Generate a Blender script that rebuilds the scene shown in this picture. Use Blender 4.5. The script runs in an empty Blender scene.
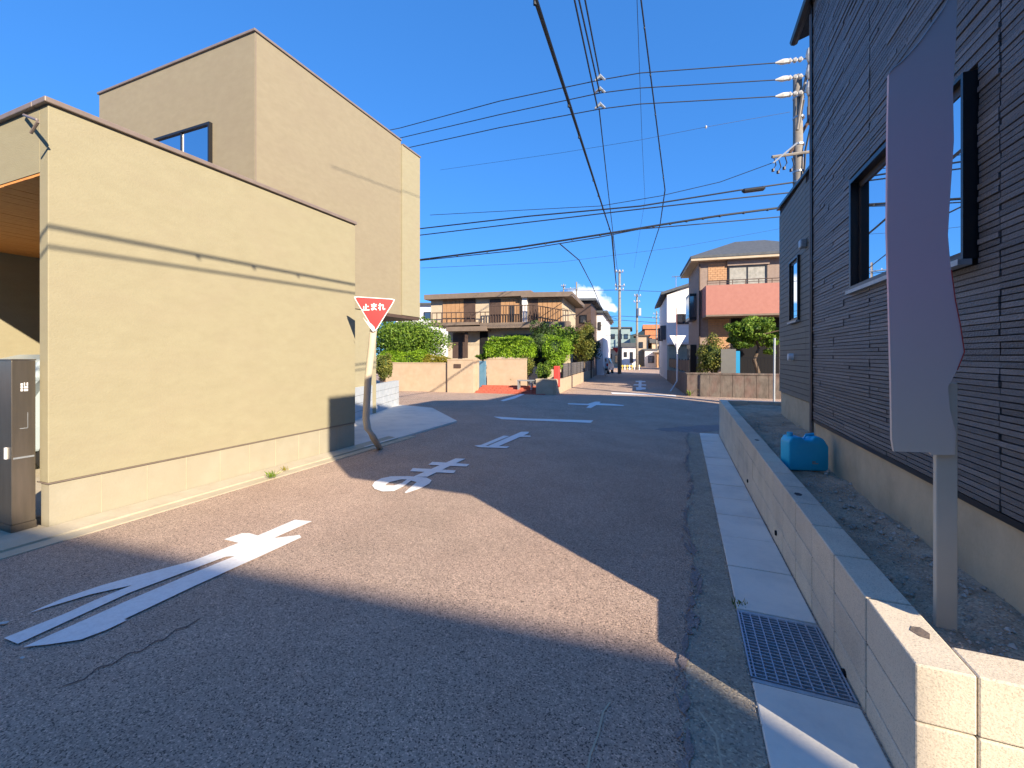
import bpy, math, random
import numpy as np
from mathutils import Vector, Matrix
from mathutils.geometry import tessellate_polygon
random.seed(7); rng = np.random.default_rng(7)
S = bpy.context.scene
COL = S.collection
# ------------------------------------------------------------------ camera
FPX = 430.0; HY = 356.0; SN, CS = .377, .9262
cam_d = bpy.data.cameras.new('camera'); cam = bpy.data.objects.new('camera', cam_d); COL.objects.link(cam)
cam_d.sensor_width = 36; cam_d.lens = 36*FPX/1024; cam_d.shift_y = -28/1024
cam_d.clip_start = .05; cam_d.clip_end = 3000
cam.location = (0, 0, 0); cam.rotation_euler = (math.pi/2, 0, math.asin(SN))
S.camera = cam
# ------------------------------------------------------------------ sky, sun, exposure
SUN_EL = math.radians(25.8)
SAZ = Vector((.82, -.572, 0)).normalized()           # towards the sun, on the ground
w = bpy.data.worlds.new('World'); S.world = w; w.use_nodes = True
nt = w.node_tree; nt.nodes.clear()
out = nt.nodes.new('ShaderNodeOutputWorld'); bg = nt.nodes.new('ShaderNodeBackground'); bg.inputs[1].default_value = .15
sky = nt.nodes.new('ShaderNodeTexSky'); sky.sky_type = 'NISHITA'; sky.sun_disc = False
sky.sun_elevation = SUN_EL; sky.sun_rotation = math.atan2(SAZ.x, SAZ.y); sky.altitude = 0
sky.air_density = 1.0; sky.dust_density = .0; sky.ozone_density = 3.0
hs = nt.nodes.new('ShaderNodeHueSaturation'); hs.inputs['Saturation'].default_value = 1.12; hs.inputs['Value'].default_value = 1.0
nt.links.new(sky.outputs[0], hs.inputs['Color'])
tint = nt.nodes.new('ShaderNodeMixRGB'); tint.blend_type = 'MULTIPLY'; tint.inputs[0].default_value = 1; tint.inputs[2].default_value = (.175, .485, .97, 1)
gm = nt.nodes.new('ShaderNodeGamma'); gm.inputs[1].default_value = .5; nt.links.new(hs.outputs[0], gm.inputs[0]); nt.links.new(gm.outputs[0], tint.inputs[1])
# one white cumulus low over the end of the street
tc = nt.nodes.new('ShaderNodeTexCoord')
def vm(op, a=None, b=None, **k):
    n = nt.nodes.new('ShaderNodeVectorMath'); n.operation = op
    if a is not None: nt.links.new(a, n.inputs[0])
    if b is not None:
        if isinstance(b, tuple): n.inputs[1].default_value = b
        else: nt.links.new(b, n.inputs[1])
    return n
def mth(op, a, b=None, c=None, clamp=False):
    n = nt.nodes.new('ShaderNodeMath'); n.operation = op; n.use_clamp = clamp
    for i, v in enumerate((a, b, c)):
        if v is None: continue
        if isinstance(v, (int, float)): n.inputs[i].default_value = v
        else: nt.links.new(v, n.inputs[i])
    return n.outputs[0]
def dirpx(px, py):
    xc = (px-512)/FPX; zc = (HY-py)/FPX
    return Vector((CS*xc-SN, SN*xc+CS, zc)).normalized()
cl = None
for (px, py, r) in ((585, 297, .030), (598, 303, .020), (576, 303, .022), (566, 308, .02), (610, 308, .012)):
    v = vm('SUBTRACT', tc.outputs['Generated'], tuple(dirpx(px, py)))
    v2 = vm('MULTIPLY', v.outputs[0], (1, 1, 1.5))
    ln = vm('LENGTH', v2.outputs[0])
    t = mth('SUBTRACT', 1.0, mth('DIVIDE', ln.outputs['Value'], r*1.5))
    cl = t if cl is None else mth('MAXIMUM', cl, t)
nz = nt.nodes.new('ShaderNodeTexNoise'); nz.inputs['Scale'].default_value = 55; nz.inputs['Detail'].default_value = 5
nt.links.new(tc.outputs['Generated'], nz.inputs['Vector'])
cl = mth('ADD', cl, mth('MULTIPLY', mth('SUBTRACT', nz.outputs[0], .5), 1.3))
cl = mth('MULTIPLY', cl, 2.2, clamp=True)
mx = nt.nodes.new('ShaderNodeMixRGB'); nt.links.new(cl, mx.inputs[0]); nt.links.new(tint.outputs[0], mx.inputs[1])
mx.inputs[2].default_value = (2.6, 2.7, 3.0, 1)
nt.links.new(mx.outputs[0], bg.inputs[0]); nt.links.new(bg.outputs[0], out.inputs[0])
sl = bpy.data.lights.new('sun', 'SUN'); sl.energy = 3.05; sl.angle = math.radians(.53); sl.color = (1, .85, .66)
so = bpy.data.objects.new('sun', sl); COL.objects.link(so)
sd = Vector((SAZ.x*math.cos(SUN_EL), SAZ.y*math.cos(SUN_EL), math.sin(SUN_EL)))
so.rotation_euler = sd.to_track_quat('Z', 'Y').to_euler(); so.location = (10, -10, 20)
S.view_settings.view_transform = 'Standard'; S.view_settings.look = 'None'; S.view_settings.gamma = 1
S.view_settings.exposure = 1.76
# ------------------------------------------------------------------ geometry of the place
def sm(t): t = max(0., min(1., t)); return t*t*(3-2*t)
def gz(x, y):                                        # the road: level on the left, falling away along the right edge
    t = max(0., min(1., (x+5)/5.3))
    near = -1.58+t*(.125-.0386*max(-2., min(y, 11.5)))
    return near+(-1.66-near)*sm((y-11)/8)
def ray(px, py):
    xc = (px-512)/FPX
    return Vector((CS*xc-SN, SN*xc+CS, (HY-py)/FPX))   # per metre of depth
def at(px, py, d): return ray(px, py)*d
def onX(px, py, X): r = ray(px, py); return r*(X/r.x)
def onY(px, py, Y): r = ray(px, py); return r*(Y/r.y)
def onZ(px, py, z): r = ray(px, py); return r*(z/r.z)
def gp(px, py, up=0.):
    r = ray(px, py); d = -1.6/r.z
    for _ in range(12): p = r*d; d = (gz(p.x, p.y)+up)/r.z
    return r*d
TH2 = math.radians(6.4)
class Fr:                                            # an upright frame: u right, v away, z up
    def __init__(s, o, th): s.o = Vector((o[0], o[1], 0)); s.a = Vector((math.cos(th), math.sin(th), 0)); s.b = Vector((-math.sin(th), math.cos(th), 0)); s.th = th
    def px(s, x, y, v=0.):
        r = ray(x, y); t = (s.o.dot(s.b)+v)/r.dot(s.b); p = r*t
        return (p-s.o).dot(s.a), p.z
    def pxu(s, x, y, u=0.):
        r = ray(x, y); t = (s.o.dot(s.a)+u)/r.dot(s.a); p = r*t
        return (p-s.o).dot(s.b), p.z
    def w(s, u, v, z): return s.o+s.a*u+s.b*v+Vector((0, 0, z))
W0 = Fr((0, 0), 0)
# ------------------------------------------------------------------ object helpers
def tag(o, label=None, cat=None, group=None, kind=None):
    if label: o['label'] = label
    if cat: o['category'] = cat
    if group: o['group'] = group
    if kind: o['kind'] = kind
    return o
def thing(name, label, cat, loc=(0, 0, 0), rz=0., group=None, kind=None):
    o = bpy.data.objects.new(name, None); COL.objects.link(o); o.empty_display_size = .2
    o.location = loc; o.rotation_euler = (0, 0, rz)
    return tag(o, label, cat, group, kind)
def link(name, me, parent=None, local=False):
    o = bpy.data.objects.new(name, me); COL.objects.link(o)
    if parent is not None:
        o.parent = parent
        if not local:
            M = Matrix.Identity(4); q = parent
            chain = []
            while q is not None: chain.append(q); q = q.parent
            for q in reversed(chain): M = M @ q.matrix_parent_inverse @ Matrix.LocRotScale(q.location, q.rotation_euler, q.scale) if q.parent else Matrix.LocRotScale(q.location, q.rotation_euler, q.scale)
            o.matrix_parent_inverse = M.inverted()
    return o
class MB:
    def __init__(s, fr=W0): s.v = []; s.f = []; s.fr = fr
    def add(s, vs, fs):
        k = len(s.v); s.v += [tuple(s.fr.w(*p)) if s.fr is not W0 else tuple(p) for p in vs]; s.f += [tuple(i+k for i in f) for f in fs]; return s
    def box(s, x0, x1, y0, y1, z0, z1):
        if x0 > x1: x0, x1 = x1, x0
        if y0 > y1: y0, y1 = y1, y0
        if z0 > z1: z0, z1 = z1, z0
        return s.add([(x0,y0,z0),(x1,y0,z0),(x1,y1,z0),(x0,y1,z0),(x0,y0,z1),(x1,y0,z1),(x1,y1,z1),(x0,y1,z1)],
                     [(0,3,2,1),(4,5,6,7),(0,1,5,4),(1,2,6,5),(2,3,7,6),(3,0,4,7)])
    def hexa(s, b, t): n = len(b); return s.add(list(b)+list(t), [tuple(reversed(range(n))), tuple(range(n, 2*n))]+[(i, (i+1)%n, n+(i+1)%n, n+i) for i in range(n)])
    def tube(s, pts, r, n=8, caps=True):
        pts = [Vector(p) for p in pts]; rs = r if isinstance(r, (list, tuple)) else [r]*len(pts)
        k = len(s.v); m = len(pts)
        for i, p in enumerate(pts):
            d = (pts[min(i+1, m-1)]-pts[max(i-1, 0)]).normalized()
            h = Vector((0, 0, 1)) if abs(d.z) < .9 else Vector((1, 0, 0))
            a = d.cross(h).normalized(); b = d.cross(a)
            for j in range(n):
                q = p+(a*math.cos(2*math.pi*j/n)+b*math.sin(2*math.pi*j/n))*rs[i]
                s.v.append(tuple(s.fr.w(*q)) if s.fr is not W0 else tuple(q))
        for i in range(m-1):
            for j in range(n): s.f.append((k+i*n+j, k+i*n+(j+1)%n, k+(i+1)*n+(j+1)%n, k+(i+1)*n+j))
        if caps: s.f.append(tuple(k+j for j in reversed(range(n)))); s.f.append(tuple(k+(m-1)*n+j for j in range(n)))
        return s
    def mesh(s, name, mat, smooth=False):
        me = bpy.data.meshes.new(name); me.from_pydata(s.v, [], s.f); me.materials.append(mat)
        if smooth: me.polygons.foreach_set('use_smooth', [True]*len(me.polygons))
        me.update(); return me
    def build(s, name, mat, parent=None, smooth=False, bevel=0, label=None, local=False, kind=None):
        o = link(name, s.mesh(name, mat, smooth), parent, local)
        if bevel:
            m = o.modifiers.new('bevel', 'BEVEL'); m.width = bevel; m.segments = 2; m.limit_method = 'ANGLE'
        if label: o['label'] = label
        if kind: o['kind'] = kind
        return o
def poly_sheet(loops, up=.004, thick=0.):
    """flat painted shape: loops of ground pixels (outer first, then holes) laid on the road"""
    L3 = [[gp(x, y, up) for x, y in lp] for lp in loops]
    flat = [p for lp in L3 for p in lp]
    tri = tessellate_polygon([[Vector((p.x, p.y, 0)) for p in lp] for lp in L3])
    mb = MB(); fs = []
    for t in tri:
        a, b, c = (flat[i] for i in t)
        n = (b-a).cross(c-a)
        fs.append(t if n.z > 0 else (t[0], t[2], t[1]))
    mb.add(flat, fs); return mb
# ------------------------------------------------------------------ materials
M = {}
def nd(t, k, **kw):
    n = t.nodes.new(k)
    for a, b in kw.items(): setattr(n, a, b)
    return n
def pm(name, c1, c2=None, scale=8., rough=.8, bump=0., bscale=None, metal=0., detail=6., spec=.3, dirt=None, dscale=.8, damt=.5, stretch=(1, 1, 1), speck=None):
    m = bpy.data.materials.new(name); m.use_nodes = True; t = m.node_tree; b = t.nodes['Principled BSDF']
    b.inputs['Roughness'].default_value = rough; b.inputs['Metallic'].default_value = metal; b.inputs['Specular IOR Level'].default_value = spec
    g = nd(t, 'ShaderNodeNewGeometry'); mp = nd(t, 'ShaderNodeMapping'); mp.inputs['Scale'].default_value = stretch
    t.links.new(g.outputs['Position'], mp.inputs[0])
    n = nd(t, 'ShaderNodeTexNoise'); n.inputs['Scale'].default_value = scale; n.inputs['Detail'].default_value = detail; n.inputs['Roughness'].default_value = .62
    t.links.new(mp.outputs[0], n.inputs['Vector'])
    cr = nd(t, 'ShaderNodeValToRGB'); cr.color_ramp.elements[0].position = .32; cr.color_ramp.elements[1].position = .68
    cr.color_ramp.elements[0].color = (*c1, 1); cr.color_ramp.elements[1].color = (*(c2 or c1), 1)
    t.links.new(n.outputs[0], cr.inputs[0]); col = cr.outputs[0]
    if dirt:
        n2 = nd(t, 'ShaderNodeTexNoise'); n2.inputs['Scale'].default_value = dscale; n2.inputs['Detail'].default_value = 8; n2.inputs['Roughness'].default_value = .7
        t.links.new(mp.outputs[0], n2.inputs['Vector'])
        r2 = nd(t, 'ShaderNodeValToRGB'); r2.color_ramp.elements[0].position = .45; r2.color_ramp.elements[1].position = .75
        r2.color_ramp.elements[0].color = (0, 0, 0, 1); r2.color_ramp.elements[1].color = (damt, damt, damt, 1)
        t.links.new(n2.outputs[0], r2.inputs[0])
        mx = nd(t, 'ShaderNodeMixRGB'); t.links.new(r2.outputs[0], mx.inputs[0]); t.links.new(col, mx.inputs[1]); mx.inputs[2].default_value = (*dirt, 1); col = mx.outputs[0]
    if speck:                                        # (scale, dark colour, light colour)
        vo = nd(t, 'ShaderNodeTexVoronoi'); vo.inputs['Scale'].default_value = speck[0]; t.links.new(g.outputs['Position'], vo.inputs['Vector'])
        sp = nd(t, 'ShaderNodeSeparateColor'); t.links.new(vo.outputs['Color'], sp.inputs[0])
        r3 = nd(t, 'ShaderNodeValToRGB'); r3.color_ramp.interpolation = 'LINEAR'
        e = r3.color_ramp.elements; e[0].position = .0; e[0].color = (*speck[1], 1); e[1].position = 1.; e[1].color = (*speck[2], 1)
        x = e.new(.35); x.color = (1, 1, 1, 1); x = e.new(.8); x.color = (1, 1, 1, 1)
        t.links.new(sp.outputs[0], r3.inputs[0])
        m2 = nd(t, 'ShaderNodeMixRGB', blend_type='MULTIPLY'); m2.inputs[0].default_value = 1; t.links.new(col, m2.inputs[1]); t.links.new(r3.outputs[0], m2.inputs[2]); col = m2.outputs[0]
    t.links.new(col, b.inputs['Base Color'])
    if bump:
        n3 = nd(t, 'ShaderNodeTexNoise'); n3.inputs['Scale'].default_value = bscale or scale*4; n3.inputs['Detail'].default_value = 5
        t.links.new(mp.outputs[0], n3.inputs['Vector'])
        bp = nd(t, 'ShaderNodeBump'); bp.inputs['Strength'].default_value = bump; bp.inputs['Distance'].default_value = .02
        t.links.new(n3.outputs[0], bp.inputs['Height']); t.links.new(bp.outputs[0], b.inputs['Normal'])
    M[name] = m; return m
pm('asphalt', (.415, .30, .23), (.50, .37, .285), 1.3, .92, .4, 160, dirt=(.35, .275, .21), dscale=.5, damt=.7, speck=(170, (.2, .2, .22), (1.7, 1.65, 1.6)))
pm('asphalt_new', (.115, .105, .105), (.145, .13, .125), 2., .92, .3, 130, speck=(120, (.6, .6, .6), (1.5, 1.5, 1.5)))
pm('asphalt_edge', (.29, .26, .21), (.40, .345, .27), 7., .95, .4, 90, dirt=(.42, .34, .22), dscale=4., damt=.5, speck=(120, (.55, .55, .55), (1.5, 1.5, 1.4)))
pm('asphalt_dark', (.24, .195, .18), (.31, .255, .235), 8, .9, .4, 120, speck=(120, (.6, .6, .6), (1.4, 1.4, 1.4)))
pm('tar', (.05, .05, .06), (.09, .085, .085), 20, .9, .3)
pm('paint', (.80, .79, .76), (.86, .85, .82), 60, .7, .15, 160, dirt=(.4, .36, .32), dscale=26, damt=.28)
pm('paint_worn', (.3, .36, .36), (.6, .66, .66), 25, .8, .15, 160)
pm('yellow_plaster', (.312, .280, .180), (.34, .308, .20), 5, .9, .18, 55, stretch=(1, 1, 2), dirt=(.325, .28, .19), dscale=1.3, damt=.5)
pm('tan_plaster', (.272, .232, .155), (.30, .258, .174), 5, .9, .18, 55, stretch=(1, 1, 2), dirt=(.26, .215, .15), dscale=1.0, damt=.5)
pm('foundation', (.33, .30, .22), (.37, .34, .255), 3, .9, .12, 60, dirt=(.36, .31, .22), dscale=1.6, damt=.5)
pm('foundation_grey', (.52, .43, .30), (.60, .50, .35), 4, .9, .12, 60, dirt=(.22, .19, .14), dscale=1.6, damt=.5)
pm('curb', (.46, .40, .29), (.52, .46, .34), 5, .9, .2, 80, dirt=(.32, .27, .19), dscale=3, damt=.5)
pm('slab', (.72, .68, .60), (.78, .74, .66), 5, .85, .1, 80, dirt=(.26, .28, .28), dscale=2.5, damt=.45)
pm('block', (.68, .59, .46), (.74, .65, .51), 12, .9, .12, 120, dirt=(.44, .40, .33), dscale=3., damt=.5, speck=(260, (.72, .72, .72), (1.06, 1.06, 1.06)))
pm('block_b', (.70, .61, .47), (.76, .67, .53), 12, .9, .25, 120, dirt=(.33, .30, .24), dscale=3., damt=.5, speck=(260, (.72, .72, .72), (1.06, 1.06, 1.06)))
pm('block_c', (.65, .57, .45), (.70, .62, .50), 12, .9, .25, 120, dirt=(.28, .26, .22), dscale=3., damt=.5, speck=(260, (.72, .72, .72), (1.06, 1.06, 1.06)))
pm('block_white', (.42, .46, .48), (.52, .55, .56), 5, .9, .15, 60)
pm('mortar', (.09, .085, .075), (.14, .13, .11), 20, .95)
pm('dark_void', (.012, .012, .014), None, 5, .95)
pm('dirt', (.44, .325, .225), (.60, .45, .32), 5, .97, .6, 45, dirt=(.22, .165, .12), dscale=2.6, damt=.8, speck=(140, (.6, .6, .6), (1.35, 1.35, 1.3)))
pm('pebble', (.34, .3, .25), (.6, .56, .5), 12, .9)
for i, f in enumerate((.85, 1., 1.15, 1.35)):
    pm('siding%d' % i, (.115*f, .108*f, .108*f), (.15*f, .142*f, .142*f), 14, .42, .5, 60, spec=.5, stretch=(1, 1, 3))
pm('siding_back', (.016, .017, .022), (.022, .022, .03), 10, .8)
pm('smooth_siding', (.15, .15, .135), (.175, .175, .155), 9, .6, .1, spec=.4)
pm('black_frame', (.015, .015, .017), None, 5, .35, spec=.5)
pm('brown_frame', (.05, .038, .032), None, 5, .45, spec=.4)
pm('alu', (.45, .46, .48), None, 5, .35, metal=.6)
pm('cap_metal', (.20, .155, .13), (.24, .19, .16), 8, .45, spec=.5)
pm('wood', (.72, .28, .07), (.80, .36, .10), 6, .6, .15, 40, stretch=(1, 8, 1))
pm('wood_shutter', (.36, .205, .10), (.45, .27, .14), 4, .7, .1, 30, stretch=(6, 6, 1))
pm('cream_wall', (.46, .38, .27), (.54, .45, .33), 4, .85, .1)
pm('dark_brown', (.075, .05, .04), (.1, .065, .05), 4, .6)
pm('roof_brown', (.17, .13, .10), (.22, .17, .13), 4, .7)
pm('roof_grey', (.075, .085, .095), (.11, .12, .13), 7, .7, .3, 30)
pm('garden_wall', (.44, .34, .235), (.50, .39, .28), 4, .9, .15, 40, dirt=(.38, .28, .2), dscale=1.6, damt=.5)
pm('red_tile', (.42, .10, .065), (.50, .15, .10), 8, .8)
pm('pink_wall', (.38, .165, .13), (.42, .19, .15), 6, .75, .1)
pm('brick_tan', (.42, .24, .13), (.52, .31, .17), 8, .8, .2)
pm('brick_grey', (.25, .19, .155), (.31, .24, .2), 8, .8, .2)
pm('stone_wall', (.10, .085, .072), (.20, .17, .145), 6, .9, .5, 30, dirt=(.2, .09, .075), dscale=2.4, damt=.5, stretch=(1, 1, .5))
pm('white_wall', (.72, .70, .69), (.8, .78, .77), 3, .85)
pm('greygreen_wall', (.24, .33, .33), (.3, .39, .38), 3, .85)
pm('orange_roof', (.45, .16, .07), (.6, .25, .12), 5, .8)
pm('concrete_pole', (.20, .18, .155), (.27, .245, .21), 8, .85, .1)
pm('steel', (.20, .175, .14), (.27, .235, .19), 12, .30, .0, metal=.8, stretch=(1, 1, .1))
pm('galv', (.36, .39, .42), (.46, .5, .52), 30, .45, .1, metal=.6)
pm('grate', (.30, .36, .45), (.42, .48, .56), 30, .4, .05, metal=.5)
pm('porcelain', (.42, .41, .38), (.6, .58, .54), 10, .3, spec=.5)
pm('wire', (.02, .025, .035), None, 5, .6)
pm('post_tan', (.50, .43, .33), (.55, .48, .37), 4, .7)
pm('jerry_blue', (.012, .50, .80), (.02, .55, .85), 6, .38, .05, spec=.5)
pm('sign_red', (.33, .008, .012), (.37, .011, .015), 5, .4, spec=.5)
pm('sign_white', (.8, .8, .8), None, 5, .5)
pm('car_paint', (.38, .45, .47), None, 5, .25, spec=.6)
pm('rubber', (.02, .02, .02), None, 5, .8)
pm('tail_red', (.4, .02, .02), None, 5, .3)
pm('blue_gate', (.10, .24, .36), (.13, .28, .4), 5, .6)
pm('blue_board', (.03, .30, .55), None, 5, .6)
pm('pot', (.6, .58, .55), None, 5, .7)
pm('red_box', (.55, .06, .05), None, 5, .6)
pm('bark', (.09, .065, .045), (.15, .11, .08), 12, .9, .5)
pm('yellow_rail', (.6, .42, .05), None, 5, .6)
pm('hill', (.06, .10, .09), (.09, .14, .11), .2, 1)
pm('blind', (.26, .26, .23), (.42, .41, .37), 6, .8)
pm('grey_panel', (.16, .16, .15), (.18, .18, .165), 5, .8)
def leafmat(name, cols, scale=3.):
    m = bpy.data.materials.new(name); m.use_nodes = True; t = m.node_tree; b = t.nodes['Principled BSDF']
    b.inputs['Roughness'].default_value = .55; b.inputs['Specular IOR Level'].default_value = .3
    g = nd(t, 'ShaderNodeNewGeometry'); n = nd(t, 'ShaderNodeTexNoise'); n.inputs['Scale'].default_value = scale; n.inputs['Detail'].default_value = 4
    t.links.new(g.outputs['Position'], n.inputs['Vector'])
    ad = nd(t, 'ShaderNodeMath', operation='MULTIPLY_ADD'); t.links.new(g.outputs['Random Per Island'], ad.inputs[0]); ad.inputs[1].default_value = .5
    sb = nd(t, 'ShaderNodeMath', operation='SUBTRACT'); t.links.new(n.outputs[0], sb.inputs[0]); sb.inputs[1].default_value = .25; t.links.new(sb.outputs[0], ad.inputs[2])
    cr = nd(t, 'ShaderNodeValToRGB'); cr.color_ramp.elements[0].position = .2; cr.color_ramp.elements[1].position = .8
    cr.color_ramp.elements[0].color = (*cols[0], 1); cr.color_ramp.elements[1].color = (*cols[2], 1); e = cr.color_ramp.elements.new(.5); e.color = (*cols[1], 1)
    t.links.new(ad.outputs[0], cr.inputs[0]); t.links.new(cr.outputs[0], b.inputs['Base Color'])
    tr = nd(t, 'ShaderNodeBsdfTranslucent'); t.links.new(cr.outputs[0], tr.inputs['Color']); ms = nd(t, 'ShaderNodeMixShader'); ms.inputs[0].default_value = .3
    t.links.new(b.outputs[0], ms.inputs[1]); t.links.new(tr.outputs[0], ms.inputs[2]); t.links.new(ms.outputs[0], t.nodes['Material Output'].inputs[0])
    M[name] = m
leafmat('leaf_mid', ((.05, .11, .015), (.13, .24, .025), (.25, .36, .045)))
leafmat('leaf_bright', ((.09, .19, .012), (.20, .36, .018), (.32, .48, .03)))
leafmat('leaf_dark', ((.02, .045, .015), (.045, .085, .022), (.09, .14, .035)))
leafmat('leaf_yellow', ((.14, .16, .02), (.30, .27, .03), (.42, .33, .05)))
leafmat('leaf_olive', ((.06, .09, .02), (.15, .18, .035), (.30, .29, .06)))
def glassmat(name, tint=(.02, .025, .03), rough=.02, spec=1.):
    m = bpy.data.materials.new(name); m.use_nodes = True; t = m.node_tree; b = t.nodes['Principled BSDF']
    b.inputs['Base Color'].default_value = (*tint, 1); b.inputs['Roughness'].default_value = rough; b.inputs['Specular IOR Level'].default_value = spec
    b.inputs['IOR'].default_value = 1.9; M[name] = m
glassmat('glass'); glassmat('glass_far', (.03, .035, .045), .08)
# window of coated, strongly mirroring glass on the dark house
m = bpy.data.materials.new('mirror_glass'); m.use_nodes = True; b = m.node_tree.nodes['Principled BSDF']
b.inputs['Base Color'].default_value = (.72, .74, .78, 1); b.inputs['Metallic'].default_value = 1; b.inputs['Roughness'].default_value = .01; M['mirror_glass'] = m
# blank sign board: mauve fading to grey-green along its height
m = bpy.data.materials.new('faded_board'); m.use_nodes = True; t = m.node_tree; b = t.nodes['Principled BSDF']; b.inputs['Roughness'].default_value = .8
g = nd(t, 'ShaderNodeNewGeometry'); sp = nd(t, 'ShaderNodeSeparateXYZ'); t.links.new(g.outputs['Position'], sp.inputs[0])
mr = nd(t, 'ShaderNodeMapRange'); mr.inputs['From Min'].default_value = -.5; mr.inputs['From Max'].default_value = 1.5; t.links.new(sp.outputs['Z'], mr.inputs['Value'])
cr = nd(t, 'ShaderNodeValToRGB'); e = cr.color_ramp.elements; e[0].color = (.75, .64, .50, 1); e[1].color = (.60, .54, .56, 1)
for p, c in ((.22, (.80, .60, .54, 1)), (.42, (.88, .55, .57, 1)), (.7, (.82, .55, .60, 1))): x = e.new(p); x.color = c
t.links.new(mr.outputs[0], cr.inputs[0]); t.links.new(cr.outputs[0], b.inputs['Base Color']); M['faded_board'] = m
# ------------------------------------------------------------------ ground and road
def axis(segs):
    o = []
    for a, b, n in segs: o += [a+(b-a)*i/n for i in range(n)]
    return o+[segs[-1][1]]
xs = axis([(-900, -100, 6), (-100, -20, 8), (-20, -6, 14), (-6, 1.2, 36), (1.2, 20, 14), (20, 100, 6), (100, 900, 6)])
ys = axis([(-200, -12, 6), (-12, 0, 12), (0, 22, 66), (22, 120, 14), (120, 1500, 8)])
mb = MB(); mb.v = [(x, y, gz(x, y)) for y in ys for x in xs]; nx = len(xs)
mb.f = [(j*nx+i, j*nx+i+1, (j+1)*nx+i+1, (j+1)*nx+i) for j in range(len(ys)-1) for i in range(nx-1)]
mb.build('road', M['asphalt'], kind='structure', smooth=True)
# newer, darker asphalt of the crossing and the tar-sealed seam by the gutter
def struct_sheet(name, loops, mat, up): o = poly_sheet(loops, up).build(name, M[mat], kind='structure'); return o
def jag(p0, p1, n, amp):
    r = []
    for i in range(n+1):
        t = i/n; r.append((p0[0]+(p1[0]-p0[0])*t+random.uniform(-amp, amp)*min(1, 4*t*(1-t)+.3), p0[1]+(p1[1]-p0[1])*t))
    return r
struct_sheet('tar_patch', [[(655, 429.5), (663, 427.5), (671, 428), (680, 426.2), (688, 426.6), (699, 425.2), (710, 425.4), (722, 424.6), (722, 430), (712, 431.2), (697, 432.5), (692, 431.3), (684, 432.6), (676, 431), (668, 431.6), (660, 430.4)]], 'asphalt_dark', .004)
def xy_sheet(name, pts, mat, up):
    P = [Vector((x, y, gz(x, y)+up)) for x, y in pts]; tri = tessellate_polygon([[Vector((p.x, p.y, 0)) for p in P]]); fs = []
    for t3 in tri:
        a, b, c = (P[i] for i in t3); fs.append(t3 if (b-a).cross(c-a).z > 0 else (t3[0], t3[2], t3[1]))
    return MB().add(P, fs).build(name, M[mat], kind='structure')
edge = []; y = .2; 
while y < 11.3:
    edge.append((.02+.035*math.sin(y*2.3)+random.uniform(-.022, .022), y)); y += .09
xy_sheet('road_edge_strip', edge+[(.278, 11.3)]+[(.278, 11.3-i*.8) for i in range(1, 13)]+[(.278, .2)], 'asphalt_edge', .004)
m_ = MB()
for k in range(150):                                 # crumbled joint between road surface and gutter strip
    y0 = random.uniform(1.2, 11.2); L = random.uniform(.03, .26); w_ = random.uniform(.004, .022); xo = random.gauss(0, .016)
    if random.random() < .08: xo -= random.uniform(.02, .07); L *= .5
    n = 6; P_ = []
    for i in range(n+1):
        yy = y0+L*i/n; q = w_*math.sin(math.pi*i/n)*random.uniform(.5, 1.2)+.001; xb = .02+.035*math.sin(yy*2.3)+xo+random.gauss(0, .006); P_.append((xb-q, xb+q, yy))
    z_ = .008+.00002*k
    for a_, b_ in zip(P_[:-1], P_[1:]): m_.add([(a_[0], a_[2], gz(a_[0], a_[2])+z_), (a_[1], a_[2], gz(a_[1], a_[2])+z_), (b_[1], b_[2], gz(b_[1], b_[2])+z_), (b_[0], b_[2], gz(b_[0], b_[2])+z_)], [(0, 1, 2, 3)])
m_.build('tar_seam', M['asphalt_dark'], kind='structure')
# thin cracks
for pts in ([(610, 702), (603, 712), (598, 735), (590, 755), (588, 768)], [(700, 712), (716, 735), (722, 768)]):
    L = [(x-1.1, y) for x, y in pts]; R = [(x+1.1, y) for x, y in pts]
    struct_sheet('road_crack', [L+R[::-1]], 'curb', .0045)
pts = [(200, 618), (186, 627), (176, 629), (163, 640), (155, 641), (141, 651), (128, 653), (112, 664), (98, 667), (84, 679), (62, 686)]
struct_sheet('road_crack', [[(x, y-.3) for x, y in pts]+[(x+.4, y+.4) for x, y in pts[::-1]]], 'tar', .0045)
# ---- painted letters and lines
def zl(pts, x0, y0, s): return [(x0+x/s, y0+y/s) for x, y in pts]
def mark(name, label, loops, mat='paint', group=None):
    o = poly_sheet(loops, .009).build(name, M[mat]); return tag(o, label, 'road marking', group)
big = zl([(90,412),(200,365),(320,325),(410,300),(600,250),(740,195),(695,184),(750,165),(775,165),(800,172),(915,123),(968,128),(850,180),(930,170),(935,178),(800,240),(600,330),(385,432),(395,434),(330,465),(250,495),(150,510),(72,518),(400,372),(600,288),(728,236),(700,238),(400,350),(55,508),(12,490),(200,415),(300,370),(410,326),(280,355)], 0, 480, 3.103)
mark('road_letter', 'large stretched white kana painted on the road, nearest to the camera at lower left', [big])
mark('road_letter_fleck', 'worn white paint flecks beside the nearest painted kana', [zl([(-20,450),(-10,442),(30,437),(20,446)], 0, 480, 3.103)], 'paint_worn')
mark('road_letter_fleck', 'three tiny worn paint dots just under the nearest painted kana', [zl([(60,552),(70,546),(78,550),(68,556)], 0, 480, 3.103)], 'paint_worn')
z3 = lambda p: zl(p, 360, 420, 5.12)
loop = z3([(62,335),(75,315),(110,298),(160,288),(250,287),(340,294),(367,308),(355,325),(310,350),(235,375),(228,370),(290,318),(262,310),(225,338),(175,364),(115,366),(75,353)])
hole = z3([(128,334),(150,318),(210,304),(240,304),(215,322),(175,335)])
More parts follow.
